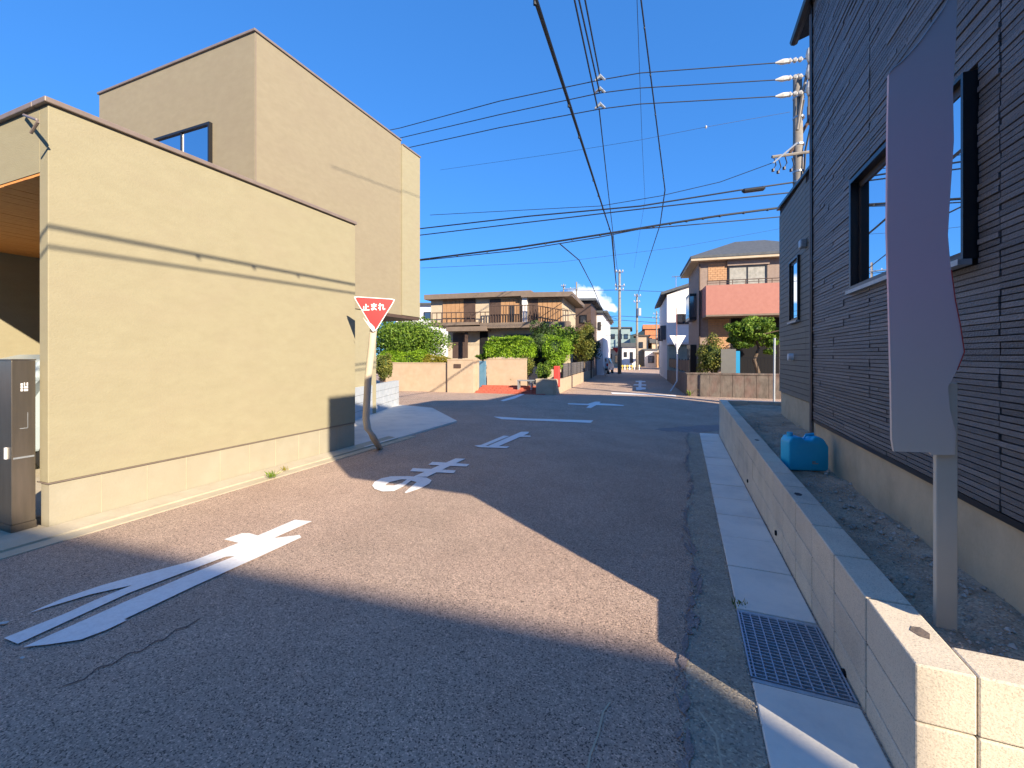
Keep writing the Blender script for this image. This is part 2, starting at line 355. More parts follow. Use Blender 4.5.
t = thing('road_letter', 'white painted kana with a round loop and two cross bars, middle of the road text', 'road marking', gp(410, 480))
poly_sheet([loop, hole], .009).build('loop', M['paint'], t)
poly_sheet([z3([(272,290),(345,290),(540,198),(490,196)])], .0095).build('stem', M['paint'], t)
poly_sheet([z3([(270,246),(400,252),(490,258),(480,272),(375,267),(256,262)])], .010).build('cross_bar', M['paint'], t)
poly_sheet([z3([(370,214),(450,218),(560,226),(545,238),(430,233),(350,229)])], .010).build('cross_bar', M['paint'], t)
t = thing('road_letter', 'white painted character with two slanted strokes on a short base, just before the stop line', 'road marking', gp(505, 438))
poly_sheet([z3([(585,131),(620,127),(735,80),(765,82),(640,134)])], .009).build('stroke', M['paint'], t)
poly_sheet([z3([(652,134),(825,60),(865,60),(862,68),(700,138)])], .0095).build('stroke', M['paint'], t)
poly_sheet([z3([(585,131),(765,135),(750,144),(610,139)])], .010).build('base_stroke', M['paint'], t)
poly_sheet([z3([(812,77),(872,80),(874,86),(800,86)])], .010).build('tick', M['paint'], t)
z2 = lambda p: zl(p, 480, 370, 6.4)
mark('stop_line', 'white stop line across the lane at the crossing', [z2([(85,298),(120,299),(300,310),(725,322),(708,338),(480,329),(140,315)])])
mark('crossing_dash', 'short slanted white dash in front of the red paved entrance', [z2([(130,195),(265,152),(292,152),(225,182),(150,200)])])
mark('crossing_cross', 'white painted cross marking in the middle of the crossing', [z2([(560,213),(690,216),(740,202),(772,203),(765,213),(850,217),(920,225),(920,230),(745,224),(710,243),(680,241),(700,225),(565,219)])])
z9 = lambda p: zl(p, 590, 340, 10.24)
mark('stop_line', 'worn white stop line at the mouth of the far street', [z9([(215,536),(500,546),(880,566),(880,578),(500,560),(225,552)])])
t = thing('road_letter', 'pale blue-white painted characters on the far street, small and foreshortened', 'road marking', gp(640, 386))
for q in ([(470,418),(565,420),(570,432),(465,430)], [(455,452),(575,455),(575,468),(440,464)], [(470,482),(570,485),(570,505),(475,512)], [(500,415),(530,415),(525,512),(495,512)]):
    poly_sheet([z9(q)], .009+.0006*random.random()).build('stroke', M['paint'], t)
mark('road_letter', 'tiny white painted mark near the far end of the street', [z9([(380,285),(430,285),(430,298),(378,298)])])
# ------------------------------------------------------------------ foliage helper
def leaves(pts, nrm, size, name, mat, parent=None, jitter=.7):
    size *= .78
    n = len(pts); c = np.asarray(pts); d = np.asarray(nrm)+rng.normal(0, jitter, (n, 3)); d /= np.linalg.norm(d, axis=1)[:, None]+1e-9
    r = rng.normal(0, 1, (n, 3)); a = np.cross(d, r); a /= np.linalg.norm(a, axis=1)[:, None]+1e-9; b = np.cross(d, a)
    s = size*rng.uniform(.6, 1.35, n)[:, None]
    v = np.stack([c-a*s*.9, c-b*s*.42, c+a*s*.9, c+b*s*.42], 1).reshape(-1, 3)
    me = bpy.data.meshes.new(name); me.from_pydata(v.tolist(), [], (np.arange(n*4).reshape(-1, 4)).tolist()); me.materials.append(M[mat]); me.update()
    return link(name, me, parent)
def clumps(c, rad, k, seed=None):
    o = []
    for _ in range(k):
        d = rng.normal(0, 1, 3); d /= np.linalg.norm(d); f = rng.uniform(.45, .88)
        o.append((np.array(c)+d*np.array(rad)*f, np.array(rad)*rng.uniform(.26, .44)))
    return o
def bush_pts(c, rad, n, k=26):
    n = int(n*1.7)
    P = []; N = []
    cs = clumps(c, rad, k)+[(np.array(c), np.array(rad)*.72)]
    for cc, rr in cs:
        m = int(n/len(cs)*(1 if rr[0] < rad[0]*.6 else 2)); d = rng.normal(0, 1, (m, 3)); d /= np.linalg.norm(d, axis=1)[:, None]
        P.append(cc+d*rr*rng.uniform(.72, 1.08, m)[:, None]); N.append(d)
    P = np.concatenate(P); N = np.concatenate(N); return P, N
def blob(c, rad, f=.7):                              # dark lump inside the crown, added to block light
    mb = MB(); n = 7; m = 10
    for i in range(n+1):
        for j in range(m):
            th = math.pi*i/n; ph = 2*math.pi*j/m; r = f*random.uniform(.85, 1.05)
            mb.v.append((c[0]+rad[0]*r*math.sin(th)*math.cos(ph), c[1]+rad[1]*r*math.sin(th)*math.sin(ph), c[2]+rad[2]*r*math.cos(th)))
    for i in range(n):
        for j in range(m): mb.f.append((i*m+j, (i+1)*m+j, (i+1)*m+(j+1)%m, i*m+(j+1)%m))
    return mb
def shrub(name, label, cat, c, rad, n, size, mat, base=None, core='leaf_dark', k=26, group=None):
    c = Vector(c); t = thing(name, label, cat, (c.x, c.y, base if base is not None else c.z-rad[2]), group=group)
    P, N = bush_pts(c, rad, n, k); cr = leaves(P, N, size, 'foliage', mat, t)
    blob(c, rad, .62).build('shade_core', M[core], t)
    zb = base if base is not None else c.z-rad[2]
    MB().tube([(c.x, c.y, zb), (c.x+.05, c.y, c.z)], [.07, .04], 6).build('stem', M['bark'], t)
    return t
def hedge(name, label, fr, u0, u1, v0, v1, z0, z1, n, size, mat, cat='hedge', rnd=.12):
    n = int(n*1.7)
    uc = (u0+u1)/2; vc = (v0+v1)/2; o = fr.w(uc, vc, z0); t = thing(name, label, cat, o, fr.th)
    P = []; N = []
    for _ in range(n):
        u = random.uniform(u0, u1); v = random.uniform(v0, v1); z = random.uniform(z0, z1); f = random.random()
        A = (u1-u0)*(v1-v0); B = (u1-u0)*(z1-z0); C_ = (v1-v0)*(z1-z0); s_ = random.random()*(A+B*1.4+2*C_)
        if s_ < A: z = z1; nn = (0, 0, 1)
        elif s_ < A+B*1.4: v = v0 if random.random() < .8 else v1; nn = (0, -1, 0)
        else: u = u0 if random.random() < .5 else u1; nn = (1 if u == u1 else -1, 0, 0)
        wob = .05*math.sin(u*4+z*3)+.04*math.sin(v*5+u*2.3)
        q = fr.w(u+nn[0]*wob+random.gauss(0, .04), v+nn[1]*wob+random.gauss(0, .04), z+nn[2]*wob+random.gauss(0, .04))
        # round the corners off
        e = max(0, abs(u-uc)/(u1-u0)*2-.75)*4*rnd; q.z -= e if z > (z0+z1)/2 else 0
        P.append(tuple(q)); w_ = fr.a*nn[0]+fr.b*nn[1]+Vector((0, 0, nn[2])); N.append(tuple(w_))
    leaves(P, N, size, 'foliage', mat, t)
    i = .07; MB(fr).box(u0+i, u1-i, v0+i, v1-i, z0, z1-i-.05).build('shade_core', M['leaf_dark'], t)  # dark box inside the leaves, added to block light
    return t
# ------------------------------------------------------------------ window helper (frame proud of a wall, in a frame fr; wall face at v)
def window(fr, u0, u1, z0, z1, v, parent, fm='brown_frame', gm='glass_far', cols=2, sill=True, fw=.06, dep=.07, curtain=None):
    f = MB(fr)
    f.box(u0, u1, v-dep, v, z1-fw, z1).box(u0, u1, v-dep, v, z0, z0+fw).box(u0, u0+fw, v-dep, v, z0+fw, z1-fw).box(u1-fw, u1, v-dep, v, z0+fw, z1-fw)
    for i in range(1, cols):
        x = u0+(u1-u0)*i/cols; f.box(x-fw*.4, x+fw*.4, v-dep*.8, v, z0+fw, z1-fw)
    o = f.build('window', M[fm], parent)
    for i in range(cols):
        a = u0+(u1-u0)*i/cols+(fw if i == 0 else fw*.4); b = u0+(u1-u0)*(i+1)/cols-(fw if i == cols-1 else fw*.4)
        MB(fr).box(a, b, v-dep*.45, v-.004, z0+fw, z1-fw).build('pane', M[curtain if curtain else gm], o)
    if sill: MB(fr).box(u0-.04, u1+.04, v-dep-.05, v, z0-.05, z0-.003).build('sill', M['alu'], o)
    return o
# ------------------------------------------------------------------ near left: carport building and its three-storey neighbour
XL = -5.3; Y0 = 2.0; Y1 = 5.85; ZT = 2.26; ZS = -1.14
lb = thing('carport_building', 'low yellow plastered flat-roofed building with wood-lined open carport, along left of road', 'building', (XL, Y0, -1.55))
XC = -10.1; XO = XL-.15; ZO = 1.67
MB().box(XO, XL, Y0, Y1, ZS, ZT).build('wall', M['yellow_plaster'], lb, bevel=.006)
MB().box(-13, XO-.001, Y0, Y0+.16, ZO, ZT-.002).build('lintel', M['yellow_plaster'], lb)
MB().box(-13, XO, Y1-.16, Y1-.002, -1.5, ZT-.002).build('rear_wall', M['yellow_plaster'], lb)
MB().box(XC-.15, XC, Y0+.17, Y1-.17, -1.5, ZO).build('side_wall', M['yellow_plaster'], lb)
MB().box(-13, XO-.002, Y0+.17, Y1-.17, ZT-.4, ZT-.05).build('roof', M['cap_metal'], lb)
MB().box(XO+.0, XL-.012, Y0+.012, Y1-.004, -1.62, ZS-.012).build('foundation', M['foundation'], lb)
mbj = MB()                                           # hairline joints of the foundation facing
for i in range(1, 10): yy = Y0+(Y1-Y0)*i/10; mbj.box(XL-.0125, XL-.0095, yy-.0015, yy+.0015, -1.6, ZS-.02)
mbj.build('foundation_joint', M['foundation_grey'], lb)
MB().box(XO-.03, XL+.006, Y0-.006, Y1+.002, ZS-.009, ZS-.001).build('drip_edge', M['cap_metal'], lb)
MB().box(XO-.05, XL+.035, Y0-.035, Y1+.01, ZT, ZT+.05).build('parapet_cap', M['cap_metal'], lb, bevel=.008)
MB().box(-13, XO-.052, Y0-.035, Y0+.22, ZT, ZT+.05).build('parapet_cap', M['cap_metal'], lb, bevel=.008)
x = XO-.003
for i in range(40):
    MB().box(x-.112, x, Y0+.006, Y1-.17, ZO-.024-random.uniform(0, .003), ZO-.002).build('ceiling_board', M['wood'], lb); x -= .116
dz = MB().tube([onY(24, 115, Y0-.02), onY(37, 120, Y0-.14), onY(38, 122, Y0-.14), onY(31, 133, Y0-.14)], .012, 8); dz.build('roof_drain_spout', M['cap_metal'], lb)
MB().box(-14, XO-.16, Y0+.0, Y1, -1.6, -1.50).build('carport_floor', M['curb'], kind='structure')
# three-storey block behind
XU = -7.77; ZU = 6.3
ub = thing('apartment_block', 'tall tan plastered three-storey block with flat roof behind the yellow carport building', 'building', (XU, Y1, -1.5))
YE = onX(401, 300, XU).y; ZB = 1.2
xw = onY(99, 80, Y1).x
MB().box(xw, XU, Y1+.003, YE, ZB, ZU).build('upper_wall', M['tan_plaster'], ub, bevel=.006)
MB().box(xw, XU-.03, Y1+.003, onX(377, 300, XU).y, -1.6, ZB-.003).build('ground_floor_wall', M['yellow_plaster'], ub)
YW = onX(420, 200, XU+.05).y
MB().box(xw, XU+.05, YE+.002, YW, ZB+.0, ZU-.12).build('stair_tower', M['yellow_plaster'], ub, bevel=.006)
MB().box(xw-.03, XU+.03, Y1-.03, YE+.0, ZU+.002, ZU+.05).build('parapet_cap', M['cap_metal'], ub, bevel=.006)
MB().box(xw-.03, XU+.075, YE+.02, YW+.02, ZU-.118, ZU-.075).build('parapet_cap', M['cap_metal'], ub)
MB().box(xw, XU+.03, onX(377, 300, XU).y, YW-.02, ZB-.09, ZB-.004).build('soffit', M['dark_brown'], ub)
MB().box(XU+.003, XU+.012, Y1+.01, Y1+.02, ZB, ZU-.02).build('corner_joint', M['cap_metal'], ub)
F1 = Fr((0, Y1), 0)
u0, zt = F1.px(157, 139); u1, _ = F1.px(212.5, 123); _, zt2 = F1.px(212.5, 123)
window(F1, u0, u1, zt2-1.25, zt2, 0, ub, 'black_frame', 'mirror_glass', 2, fw=.045)
# stainless post by the carport
sp_ = thing('mailbox_post', 'brushed stainless steel mailbox post with a small logo plate beside the carport', 'mailbox', (-5.47, 1.86, -1.52))
px0, px1, py0, py1 = -5.75, -5.42, 1.815, 1.965
MB().box(px0, px1, py0, py1, -1.47, -.04).build('casing', M['steel'], sp_, bevel=.004)
MB().box(px0-.006, px1+.004, py0-.004, py1+.004, -1.56, -1.471).build('plinth', M['steel'], sp_)
MB().box(px0-.004, px1+.003, py0-.003, py1+.003, -.039, -.028).build('lid', M['steel'], sp_)
MB().box(px1, px1+.004, py0+.01, py1-.01, -.90, -.885).build('seam', M['galv'], sp_)
lg = MB(); xx = px1+.001
for (a, b, c, d) in ((.055, .068, -.26, -.24), (.055, .068, -.285, -.265), (.055, .068, -.31, -.29), (.075, .10, -.31, -.292), (.075, .10, -.285, -.268), (.075, .082, -.262, -.235), (.092, .10, -.262, -.235)):
    lg.box(xx, xx+.003, py0+a, py0+b, c, d)
lg.build('logo', M['sign_white'], sp_)
MB().box(px1, px1+.003, py0+.05, py0+.10, -.64, -.634).box(px1, px1+.003, py0+.098, py0+.101, -.64, -.5).build('slot_outline', M['galv'], sp_)
MB().box(px1-.10, px1-.075, py0-.012, py0, -.9, -.80).build('handle', M['sign_white'], sp_)
# parked car in the carport
car = thing('parked_car', 'small pale grey-blue car parked inside the carport, partly behind the steel post', 'car', (-8.1, 4.4, -1.5))
def car_mesh(parent, cx, yb, L, W, z0, mat):
    prof = [(0, .32), (0, .62), (.06, .95), (.18, 1.12), (.32, 1.45), (.55, 1.52), (2.0, 1.50), (2.55, 1.02), (L-.25, .92), (L, .70), (L, .32)]
    body = MB(); prof2 = [(y, z) for y, z in prof]
    n = len(prof2)
    for s_ in (-1, 1):
        for y, z in prof2:
            inset = .13 if z > 1.2 else (.02 if z > .7 else 0)
            body.v.append((cx+s_*(W/2-inset), yb+y, z0+z))
    body.f = [tuple(range(n)), tuple(reversed(range(n, 2*n)))]+[(i, n+i, n+(i+1)%n, (i+1)%n) for i in range(n)]
    body.build('body', M[mat], parent, bevel=.03)
    g = MB(); g.add([(cx-W/2+.17, yb+.165, z0+1.14), (cx+W/2-.17, yb+.165, z0+1.14), (cx+W/2-.22, yb+.30, z0+1.44), (cx-W/2+.22, yb+.30, z0+1.44)], [(0, 1, 2, 3)]); g.build('rear_window', M['glass'], parent)
    for s_ in (-1, 1):
        x = cx+s_*(W/2+.004)
        MB().add([(x, yb+.35, z0+.98), (x, yb+1.9, z0+.98), (x-s_*.1, yb+1.75, z0+1.4), (x-s_*.1, yb+.48, z0+1.4)], [(0, 1, 2, 3)]).build('side_window', M['glass'], parent)
        for yy in (.55, L-.6):
            wh = MB().tube([(cx+s_*(W/2-.17), yb+yy, z0+.29), (cx+s_*(W/2+.01), yb+yy, z0+.29)], .29, 20).build('wheel', M['rubber'], parent)
            MB().tube([(cx+s_*(W/2+.0), yb+yy, z0+.29), (cx+s_*(W/2+.02), yb+yy, z0+.29)], .18, 14).build('rim', M['alu'], wh)
        MB().box(cx+s_*(W/2-.16), cx+s_*(W/2-.01), yb-.012, yb+.05, z0+.72, z0+.98).build('tail_light', M['tail_red'], parent, bevel=.01)
    MB().box(cx-W/2+.03, cx+W/2-.03, yb-.05, yb, z0+.34, z0+.52).build('bumper', M['rubber'], parent, bevel=.02)
    MB().box(cx-.17, cx+.17, yb-.02, yb, z0+.62, z0+.78).build('number_plate', M['sign_white'], parent)
car_mesh(car, -8.15, 2.45, 3.3, 1.48, -1.5, 'car_paint')
# kerb strip and concrete apron
xk = -5.08
kb = MB(); kb.hexa([(XL+.0, .2, -1.6), (xk, .2, -1.62), (xk, 6.75, -1.62), (XL, 6.75, -1.6)], [(XL+.0, .2, -1.53), (xk, .2, -1.555), (xk, 6.75, -1.555), (XL+.0, 6.75, -1.535)])
kb.build('kerb', M['curb'], kind='structure')
MB().box(xk+.003, xk+.16, .2, 7.1, -1.66, -1.571).build('gutter_strip', M['curb'], kind='structure')
MB().box(-14, XL-.002, -3, Y0-.001, -1.7, -1.535).build('driveway', M['curb'], kind='structure')
ap = [(352, 449), (457, 420.5), (432, 407.5), (398, 404.5), (372, 402), (352, 410)]
A = [gp(x, y, .04) for x, y in ap]; A = [Vector((XL, Y1+.0, -1.54)), Vector((XL+.22, Y1, -1.55))]+[Vector((p.x, p.y, -1.545)) for p in A[1:4]]+[Vector((-9.5, 12, -1.54)), Vector((-9.5, Y1, -1.54))]
MB().hexa([p-Vector((0, 0, .12)) for p in A], A).build('apron', M['slab'], kind='structure')
# white block wall behind the apron: 4 courses of separate blocks
bw = thing('block_wall', 'low white-painted concrete block wall beside the apron, behind the bent stop sign', 'wall')
pa = Vector((-7.25, 7.7, 0)); pb = onZ(399, 404, -1.54); pb.z = 0; dr = (pb-pa); Lw = dr.length; th = math.atan2(dr.y, dr.x)
bw.location = (pa.x, pa.y, -1.54); FB = Fr(pa, th)
nbl = 9
for c in range(4):
    for i in range(nbl):
        MB(FB).box(i*Lw/nbl+.004, (i+1)*Lw/nbl-.004, random.uniform(0, .003), .15, -1.56+c*.195+.004, -1.56+(c+1)*.195-.004).build('block', M['block_white'], bw)
MB(FB).box(0, Lw, .006, .146, -1.56, -.785).build('mortar_core', M['mortar'], bw)
# ------------------------------------------------------------------ bent stop sign on the left
sg = thing('stop_sign', 'red inverted-triangle Japanese stop sign on a bent beige post at left kerb', 'sign', gp(380, 449))
DS = 6.95
pts = [gp(380.5, 449), at(373, 437, 6.98), at(367.5, 428, DS), at(366, 418, DS), at(368, 380, DS), at(372, 345, DS), at(374.5, 318, DS)]
MB().tube(pts, [.045, .055, .058, .056, .056, .058, .055], 12).build('post', M['post_tan'], sg, smooth=True)
ctr = at(374.5, 312, DS-.08); nrm = -(ray(374.5, 356)).normalized(); rx = Vector((0, 0, 1)).cross(nrm); rx = (-rx if rx.dot(Vector((1, 0, 0))) < 0 else rx)
def sgn(pxs, off, thick, name, mat, parent, bevel=0):
    P = []
    for x, y in pxs:
        r = ray(x, y); tt = (ctr+nrm*off).dot(nrm)/r.dot(nrm); P.append(r*tt)
    # orient: counter-clockwise seen from camera
    m_ = MB(); back = [p-nrm*thick for p in P]; m_.hexa(back, P) ; return m_.build(name, M[mat], parent, bevel=bevel)
def tri(s):                                          # rounded triangle about its centre
    c = (374.5, 308.5); V = [(353.2, 296.2), (395.8, 299.0), (375.0, 332.5)]; o = []
    for i in range(3):
        a, b, d = V[i], V[(i+1)%3], V[(i-1)%3]
        for k in (1, .45, 0, -.45, -1):
            q = b if k > 0 else d; kk = abs(k)*.09
            o.append((a[0]+(q[0]-a[0])*kk*1+(c[0]-a[0])*(.05 if abs(k) < .9 else .0)*(1.0 if k == 0 else .5), a[1]+(q[1]-a[1])*kk+(c[1]-a[1])*(.05 if abs(k) < .9 else 0)*(1 if k == 0 else .5)))
    o2 = []
    for i in range(3):
        seg = o[i*5:(i+1)*5]; o2 += list(reversed(seg))
    return [(c[0]+(x-c[0])*s, c[1]+(y-c[1])*s) for x, y in reversed(o2)]
pl = sgn(tri(1.0), 0, .02, 'plate', 'sign_white', sg)
sgn(tri(.935), .004, .003, 'red_face', 'sign_red', sg)
def strokes(segs, x0, y0, sc, wd):
    m_ = MB()
    for (a, b, c, d) in segs:
        ax, ay, bx, by = x0+a*sc, y0+b*sc, x0+c*sc, y0+d*sc; L = math.hypot(bx-ax, by-ay)+1e-6; nx_, ny_ = -(by-ay)/L*wd, (bx-ax)/L*wd
        q = [(ax+nx_, ay+ny_), (bx+nx_, by+ny_), (bx-nx_, by-ny_), (ax-nx_, ay-ny_)]
        P = []
        for x, y in q:
            r = ray(x, y); tt = (ctr+nrm*(.007+.0004*random.random())).dot(nrm)/r.dot(nrm); P.append(r*tt)
        m_.hexa([p-nrm*.002 for p in P], P)
    return m_
K1 = [(5,1,5,9),(5,4.5,9,4.5),(2,4,2,9),(0,9.3,10,9.3)]
K2 = [(1,2,9,2),(1.5,4.2,8.5,4.2),(5,0,5,8),(5,8,3,9.3),(3,9.3,1.3,8.3),(1.3,8.3,3,6.8),(3,6.8,5.5,7),(5.5,7,8.8,9.2)]
K3 = [(2.4,0,2.4,10),(.2,3,4,2.4),(4,2.6,.2,7.5),(2.4,4.5,5.5,2),(5.5,2,7,2.6),(7,2.6,6.4,8),(6.4,8,7.6,9),(7.6,9,9.6,7.6)]
for ks, x0 in ((K1, 362.3), (K2, 370.3), (K3, 378.3)): strokes(ks, x0, 303.2, .72, .52).build('lettering', M['sign_white'], sg)
sgn([(362.5, 317), (366, 321), (371, 323.5), (374.3, 327), (375, 331), (372.8, 331.5), (369.5, 327)], .006, .001, 'white_patch', 'sign_white', sg)
MB().tube([ctr-nrm*.04+rx*-.09+Vector((0, 0, .02)), ctr-nrm*.04+rx*.09+Vector((0, 0, .02))], .012, 6).build('clamp', M['galv'], sg)
# ------------------------------------------------------------------ near right: gutter, grating, block wall, yard
XS0, XS1 = .285, .70
YG0, YG1 = 2.34, 2.95
gut = thing('gutter', 'concrete lidded roadside gutter running beside the block wall', 'gutter', (XS0, 2, -1.6))
ysl = [YG1+.03+.655*i for i in range(13)]; near = [YG0-.03-.655*i for i in range(5)]
def lid(y0, y1, k):
    za, zb = gz(.3, y0)+.012, gz(.3, y1)+.012; dzr = random.uniform(-.003, .003)
    m_ = MB(); m_.hexa([(XS0, y0, za-.1), (XS1, y0, za-.1), (XS1, y1, zb-.1), (XS0, y1, zb-.1)], [(XS0, y0, za+dzr), (XS1, y0, za+dzr), (XS1, y1, zb+dzr), (XS0, y1, zb+dzr)])
    m_.build('lid_slab', M['slab'], gut, bevel=.006)
for i, y in enumerate(ysl): lid(y+.007, y+.648, i)
for i, y in enumerate(near): lid(y-.648, y-.007, i)
MB().box(XS0, XS1, YG0-.029, YG0-.006, -1.7, gz(.3, YG0)+.008).box(XS0, XS1, YG1+.006, YG1+.029, -1.7, gz(.3, YG1)+.008).build('grate_rim', M['galv'], gut, kind='stuff')
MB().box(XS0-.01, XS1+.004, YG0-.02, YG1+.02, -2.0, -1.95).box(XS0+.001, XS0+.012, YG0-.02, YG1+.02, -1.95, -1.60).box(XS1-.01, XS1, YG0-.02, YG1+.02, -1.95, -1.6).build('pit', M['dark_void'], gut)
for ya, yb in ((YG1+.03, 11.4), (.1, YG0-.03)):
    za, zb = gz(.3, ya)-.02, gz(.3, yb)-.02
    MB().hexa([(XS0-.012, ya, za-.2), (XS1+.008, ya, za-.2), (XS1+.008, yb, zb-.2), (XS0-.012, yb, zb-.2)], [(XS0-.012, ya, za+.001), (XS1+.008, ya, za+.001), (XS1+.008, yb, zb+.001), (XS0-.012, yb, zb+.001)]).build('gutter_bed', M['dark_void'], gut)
gr = thing('drain_grate', 'steel drain grating set between the gutter slabs near the corner of the block wall', 'grate', (XS0, YG0, -1.55))
def bar(x0, y0, x1, y1, w_, h, mat, top): 
    za, zb = gz(.3, y0)+top, gz(.3, y1)+top
    m_ = MB()
    if abs(x1-x0) > abs(y1-y0): m_.hexa([(x0, y0-w_, za-h), (x1, y0-w_, za-h), (x1, y0+w_, za-h), (x0, y0+w_, za-h)], [(x0, y0-w_, za), (x1, y0-w_, za), (x1, y0+w_, za), (x0, y0+w_, za)])
    else: m_.hexa([(x0-w_, y0, za-h), (x0+w_, y0, za-h), (x0+w_, y1, zb-h), (x0-w_, y1, zb-h)], [(x0-w_, y0, za), (x0+w_, y0, za), (x0+w_, y1, zb), (x0-w_, y1, zb)])
    return m_
for i in range(9):
    x = XS0+.02+(XS1-XS0-.04)*i/8; bar(x, YG0+.001, x, YG1-.001, .003, .012, 'grate', .012).build('rod', M['grate'], gr)
for i in range(22):
    y = YG0+.006+(YG1-YG0-.012)*i/21; bar(XS0+.003, y, XS1-.003, y, .0025, .045, 'grate', .010).build('bearing_bar', M['grate'], gr)
bar(XS0+.002, YG0, XS0+.002, YG1, .004, .05, 'grate', .0125).build('edge_bar', M['grate'], gr); bar(XS1-.004, YG0, XS1-.004, YG1, .004, .05, 'grate', .0125).build('edge_bar', M['grate'], gr)
# retaining wall of blocks
XA, XB = .712, .872; YN = 1.86; ZW = -1.04; BL = .432; NB = 22
rw = thing('retaining_wall', 'beige concrete block retaining wall with aligned joints between gutter and dark house yard', 'wall', (XA, YN, -1.55))
bm_ = ['block', 'block_b', 'block_c']
for i in range(NB):
    y0 = YN+i*BL; y1 = y0+BL
    for c in range(5):
        zt_ = ZW-c*.2; g_ = gz(.7, y0)-.05
        if zt_ < g_: break
        o = MB().box(XA+random.uniform(0, .002), XB, y0+(.005 if i else 0), y1-.005, zt_-.194, zt_).build('block', M[random.choice(bm_)], rw, bevel=.006 if i < 9 else 0)
MB().box(XA+.007, XB-.005, YN+.01, YN+NB*BL-.01, -2.2, ZW-.006).build('mortar_core', M['mortar'], rw)
for i in range(8):                                    # return towards the house
    x0 = XB+.0+i*BL; 
    for c in range(4):
        zt_ = ZW-c*.2; MB().box(x0+.003, x0+BL-.003, YN+random.uniform(0, .002), YN+.16, zt_-.196, zt_).build('block', M[random.choice(['block', 'block_b'])], rw, bevel=.006 if i < 2 else 0)
MB().box(XB, XB+8*BL, YN+.006, YN+.153, -1.9, ZW-.006).build('mortar_core', M['mortar'], rw)
for i in range(3):                                    # far return
    MB().box(XB+i*BL+.004, XB+(i+1)*BL-.004, YN+NB*BL-.16, YN+NB*BL, ZW-.2, ZW-.001).build('block', M['block_c'], rw)
    MB().box(XB+i*BL+.004, XB+(i+1)*BL-.004, YN+NB*BL-.16, YN+NB*BL, ZW-.9, ZW-.204).build('block', M['block_c'], rw)
for (px, py) in ((920, 632), (798, 494), (757, 440)):
    c = onZ(px, py, ZW+.001); m_ = MB(); n = 6
    ring = [(c.x+.028*math.cos(a)*random.uniform(.8, 1.1), c.y+.045*math.sin(a)*random.uniform(.8, 1.1)) for a in (i*math.pi/3 for i in range(n))]
    m_.hexa([(x, y, ZW-.002) for x, y in ring], [(x, y, ZW+.0015) for x, y in ring]); m_.build('dark_hole_disc', M['tar' if px < 900 else 'stone_wall'], rw)  # flat dark disc in place of a hollow, its shade as colour
for (px, py) in ((845, 674), (776.5, 533), (748, 481)):
    c = onX(px, py, XA); m_ = MB().tube([(XA-.012, c.y, c.z), (XA+.02, c.y, c.z)], .022, 12).build('weep_pipe', M['dark_void'], rw)
# yard of bare earth
yz = -1.13
yx = axis([(XB-.01, 1.36, 10), (1.36, 6, 6)]); yy_ = axis([(YN+.15, 11.3, 60)])
mb = MB(); mb.v = [(x, y, yz-.02+.03*math.sin(x*9+y*2.1)*math.sin(y*3.7+x)+.015*random.uniform(-1, 1)+.02*(y > 9)) for y in yy_ for x in yx]; nx = len(yx)
mb.f = [(j*nx+i, j*nx+i+1, (j+1)*nx+i+1, (j+1)*nx+i) for j in range(len(yy_)-1) for i in range(nx-1)]
mb.build('yard', M['dirt'], kind='structure', smooth=True)
st = MB()
for _ in range(2600):
    x = random.triangular(.9, 1.33, 1.28) if random.random() < .55 else random.uniform(.9, 1.7); y = YN+.2+random.random()**1.6*8.5; r = random.uniform(.002, .008) if random.random() < .93 else random.uniform(.009, .02)
    c = (x, y, yz-.015+.03*math.sin(x*9+y*2.1)*math.sin(y*3.7+x)+r*.3)
    st.add([(c[0]+r*random.uniform(.7, 1.3), c[1], c[2]), (c[0], c[1]+r*random.uniform(.7, 1.3), c[2]), (c[0]-r, c[1], c[2]), (c[0], c[1]-r, c[2]), (c[0], c[1], c[2]+r*.8), (c[0], c[1], c[2]-r)], [(0,1,4),(1,2,4),(2,3,4),(3,0,4),(1,0,5),(2,1,5),(3,2,5),(0,3,5)])
tag(st.build('gravel', M['pebble']), 'small stones and rubble scattered over the bare yard soil', 'gravel', kind='stuff')
st = MB()
for _ in range(900):
    y = random.uniform(1.2, 11); x = XS0-.006+random.gauss(0, .008) if random.random() < .6 else .05+random.gauss(0, .05)
    r = random.uniform(.002, .007); c = (x, y, gz(x, y)+.008)
    st.add([(c[0]+r, c[1], c[2]), (c[0], c[1]+r, c[2]), (c[0]-r, c[1], c[2]), (c[0], c[1]-r, c[2]), (c[0], c[1], c[2]+r), (c[0], c[1], c[2]-r)], [(0,1,4),(1,2,4),(2,3,4),(3,0,4),(1,0,5),(2,1,5),(3,2,5),(0,3,5)])
tag(st.build('grit', M['pebble']), 'loose grit collected along the gutter edge and broken asphalt seam', 'grit', kind='stuff')
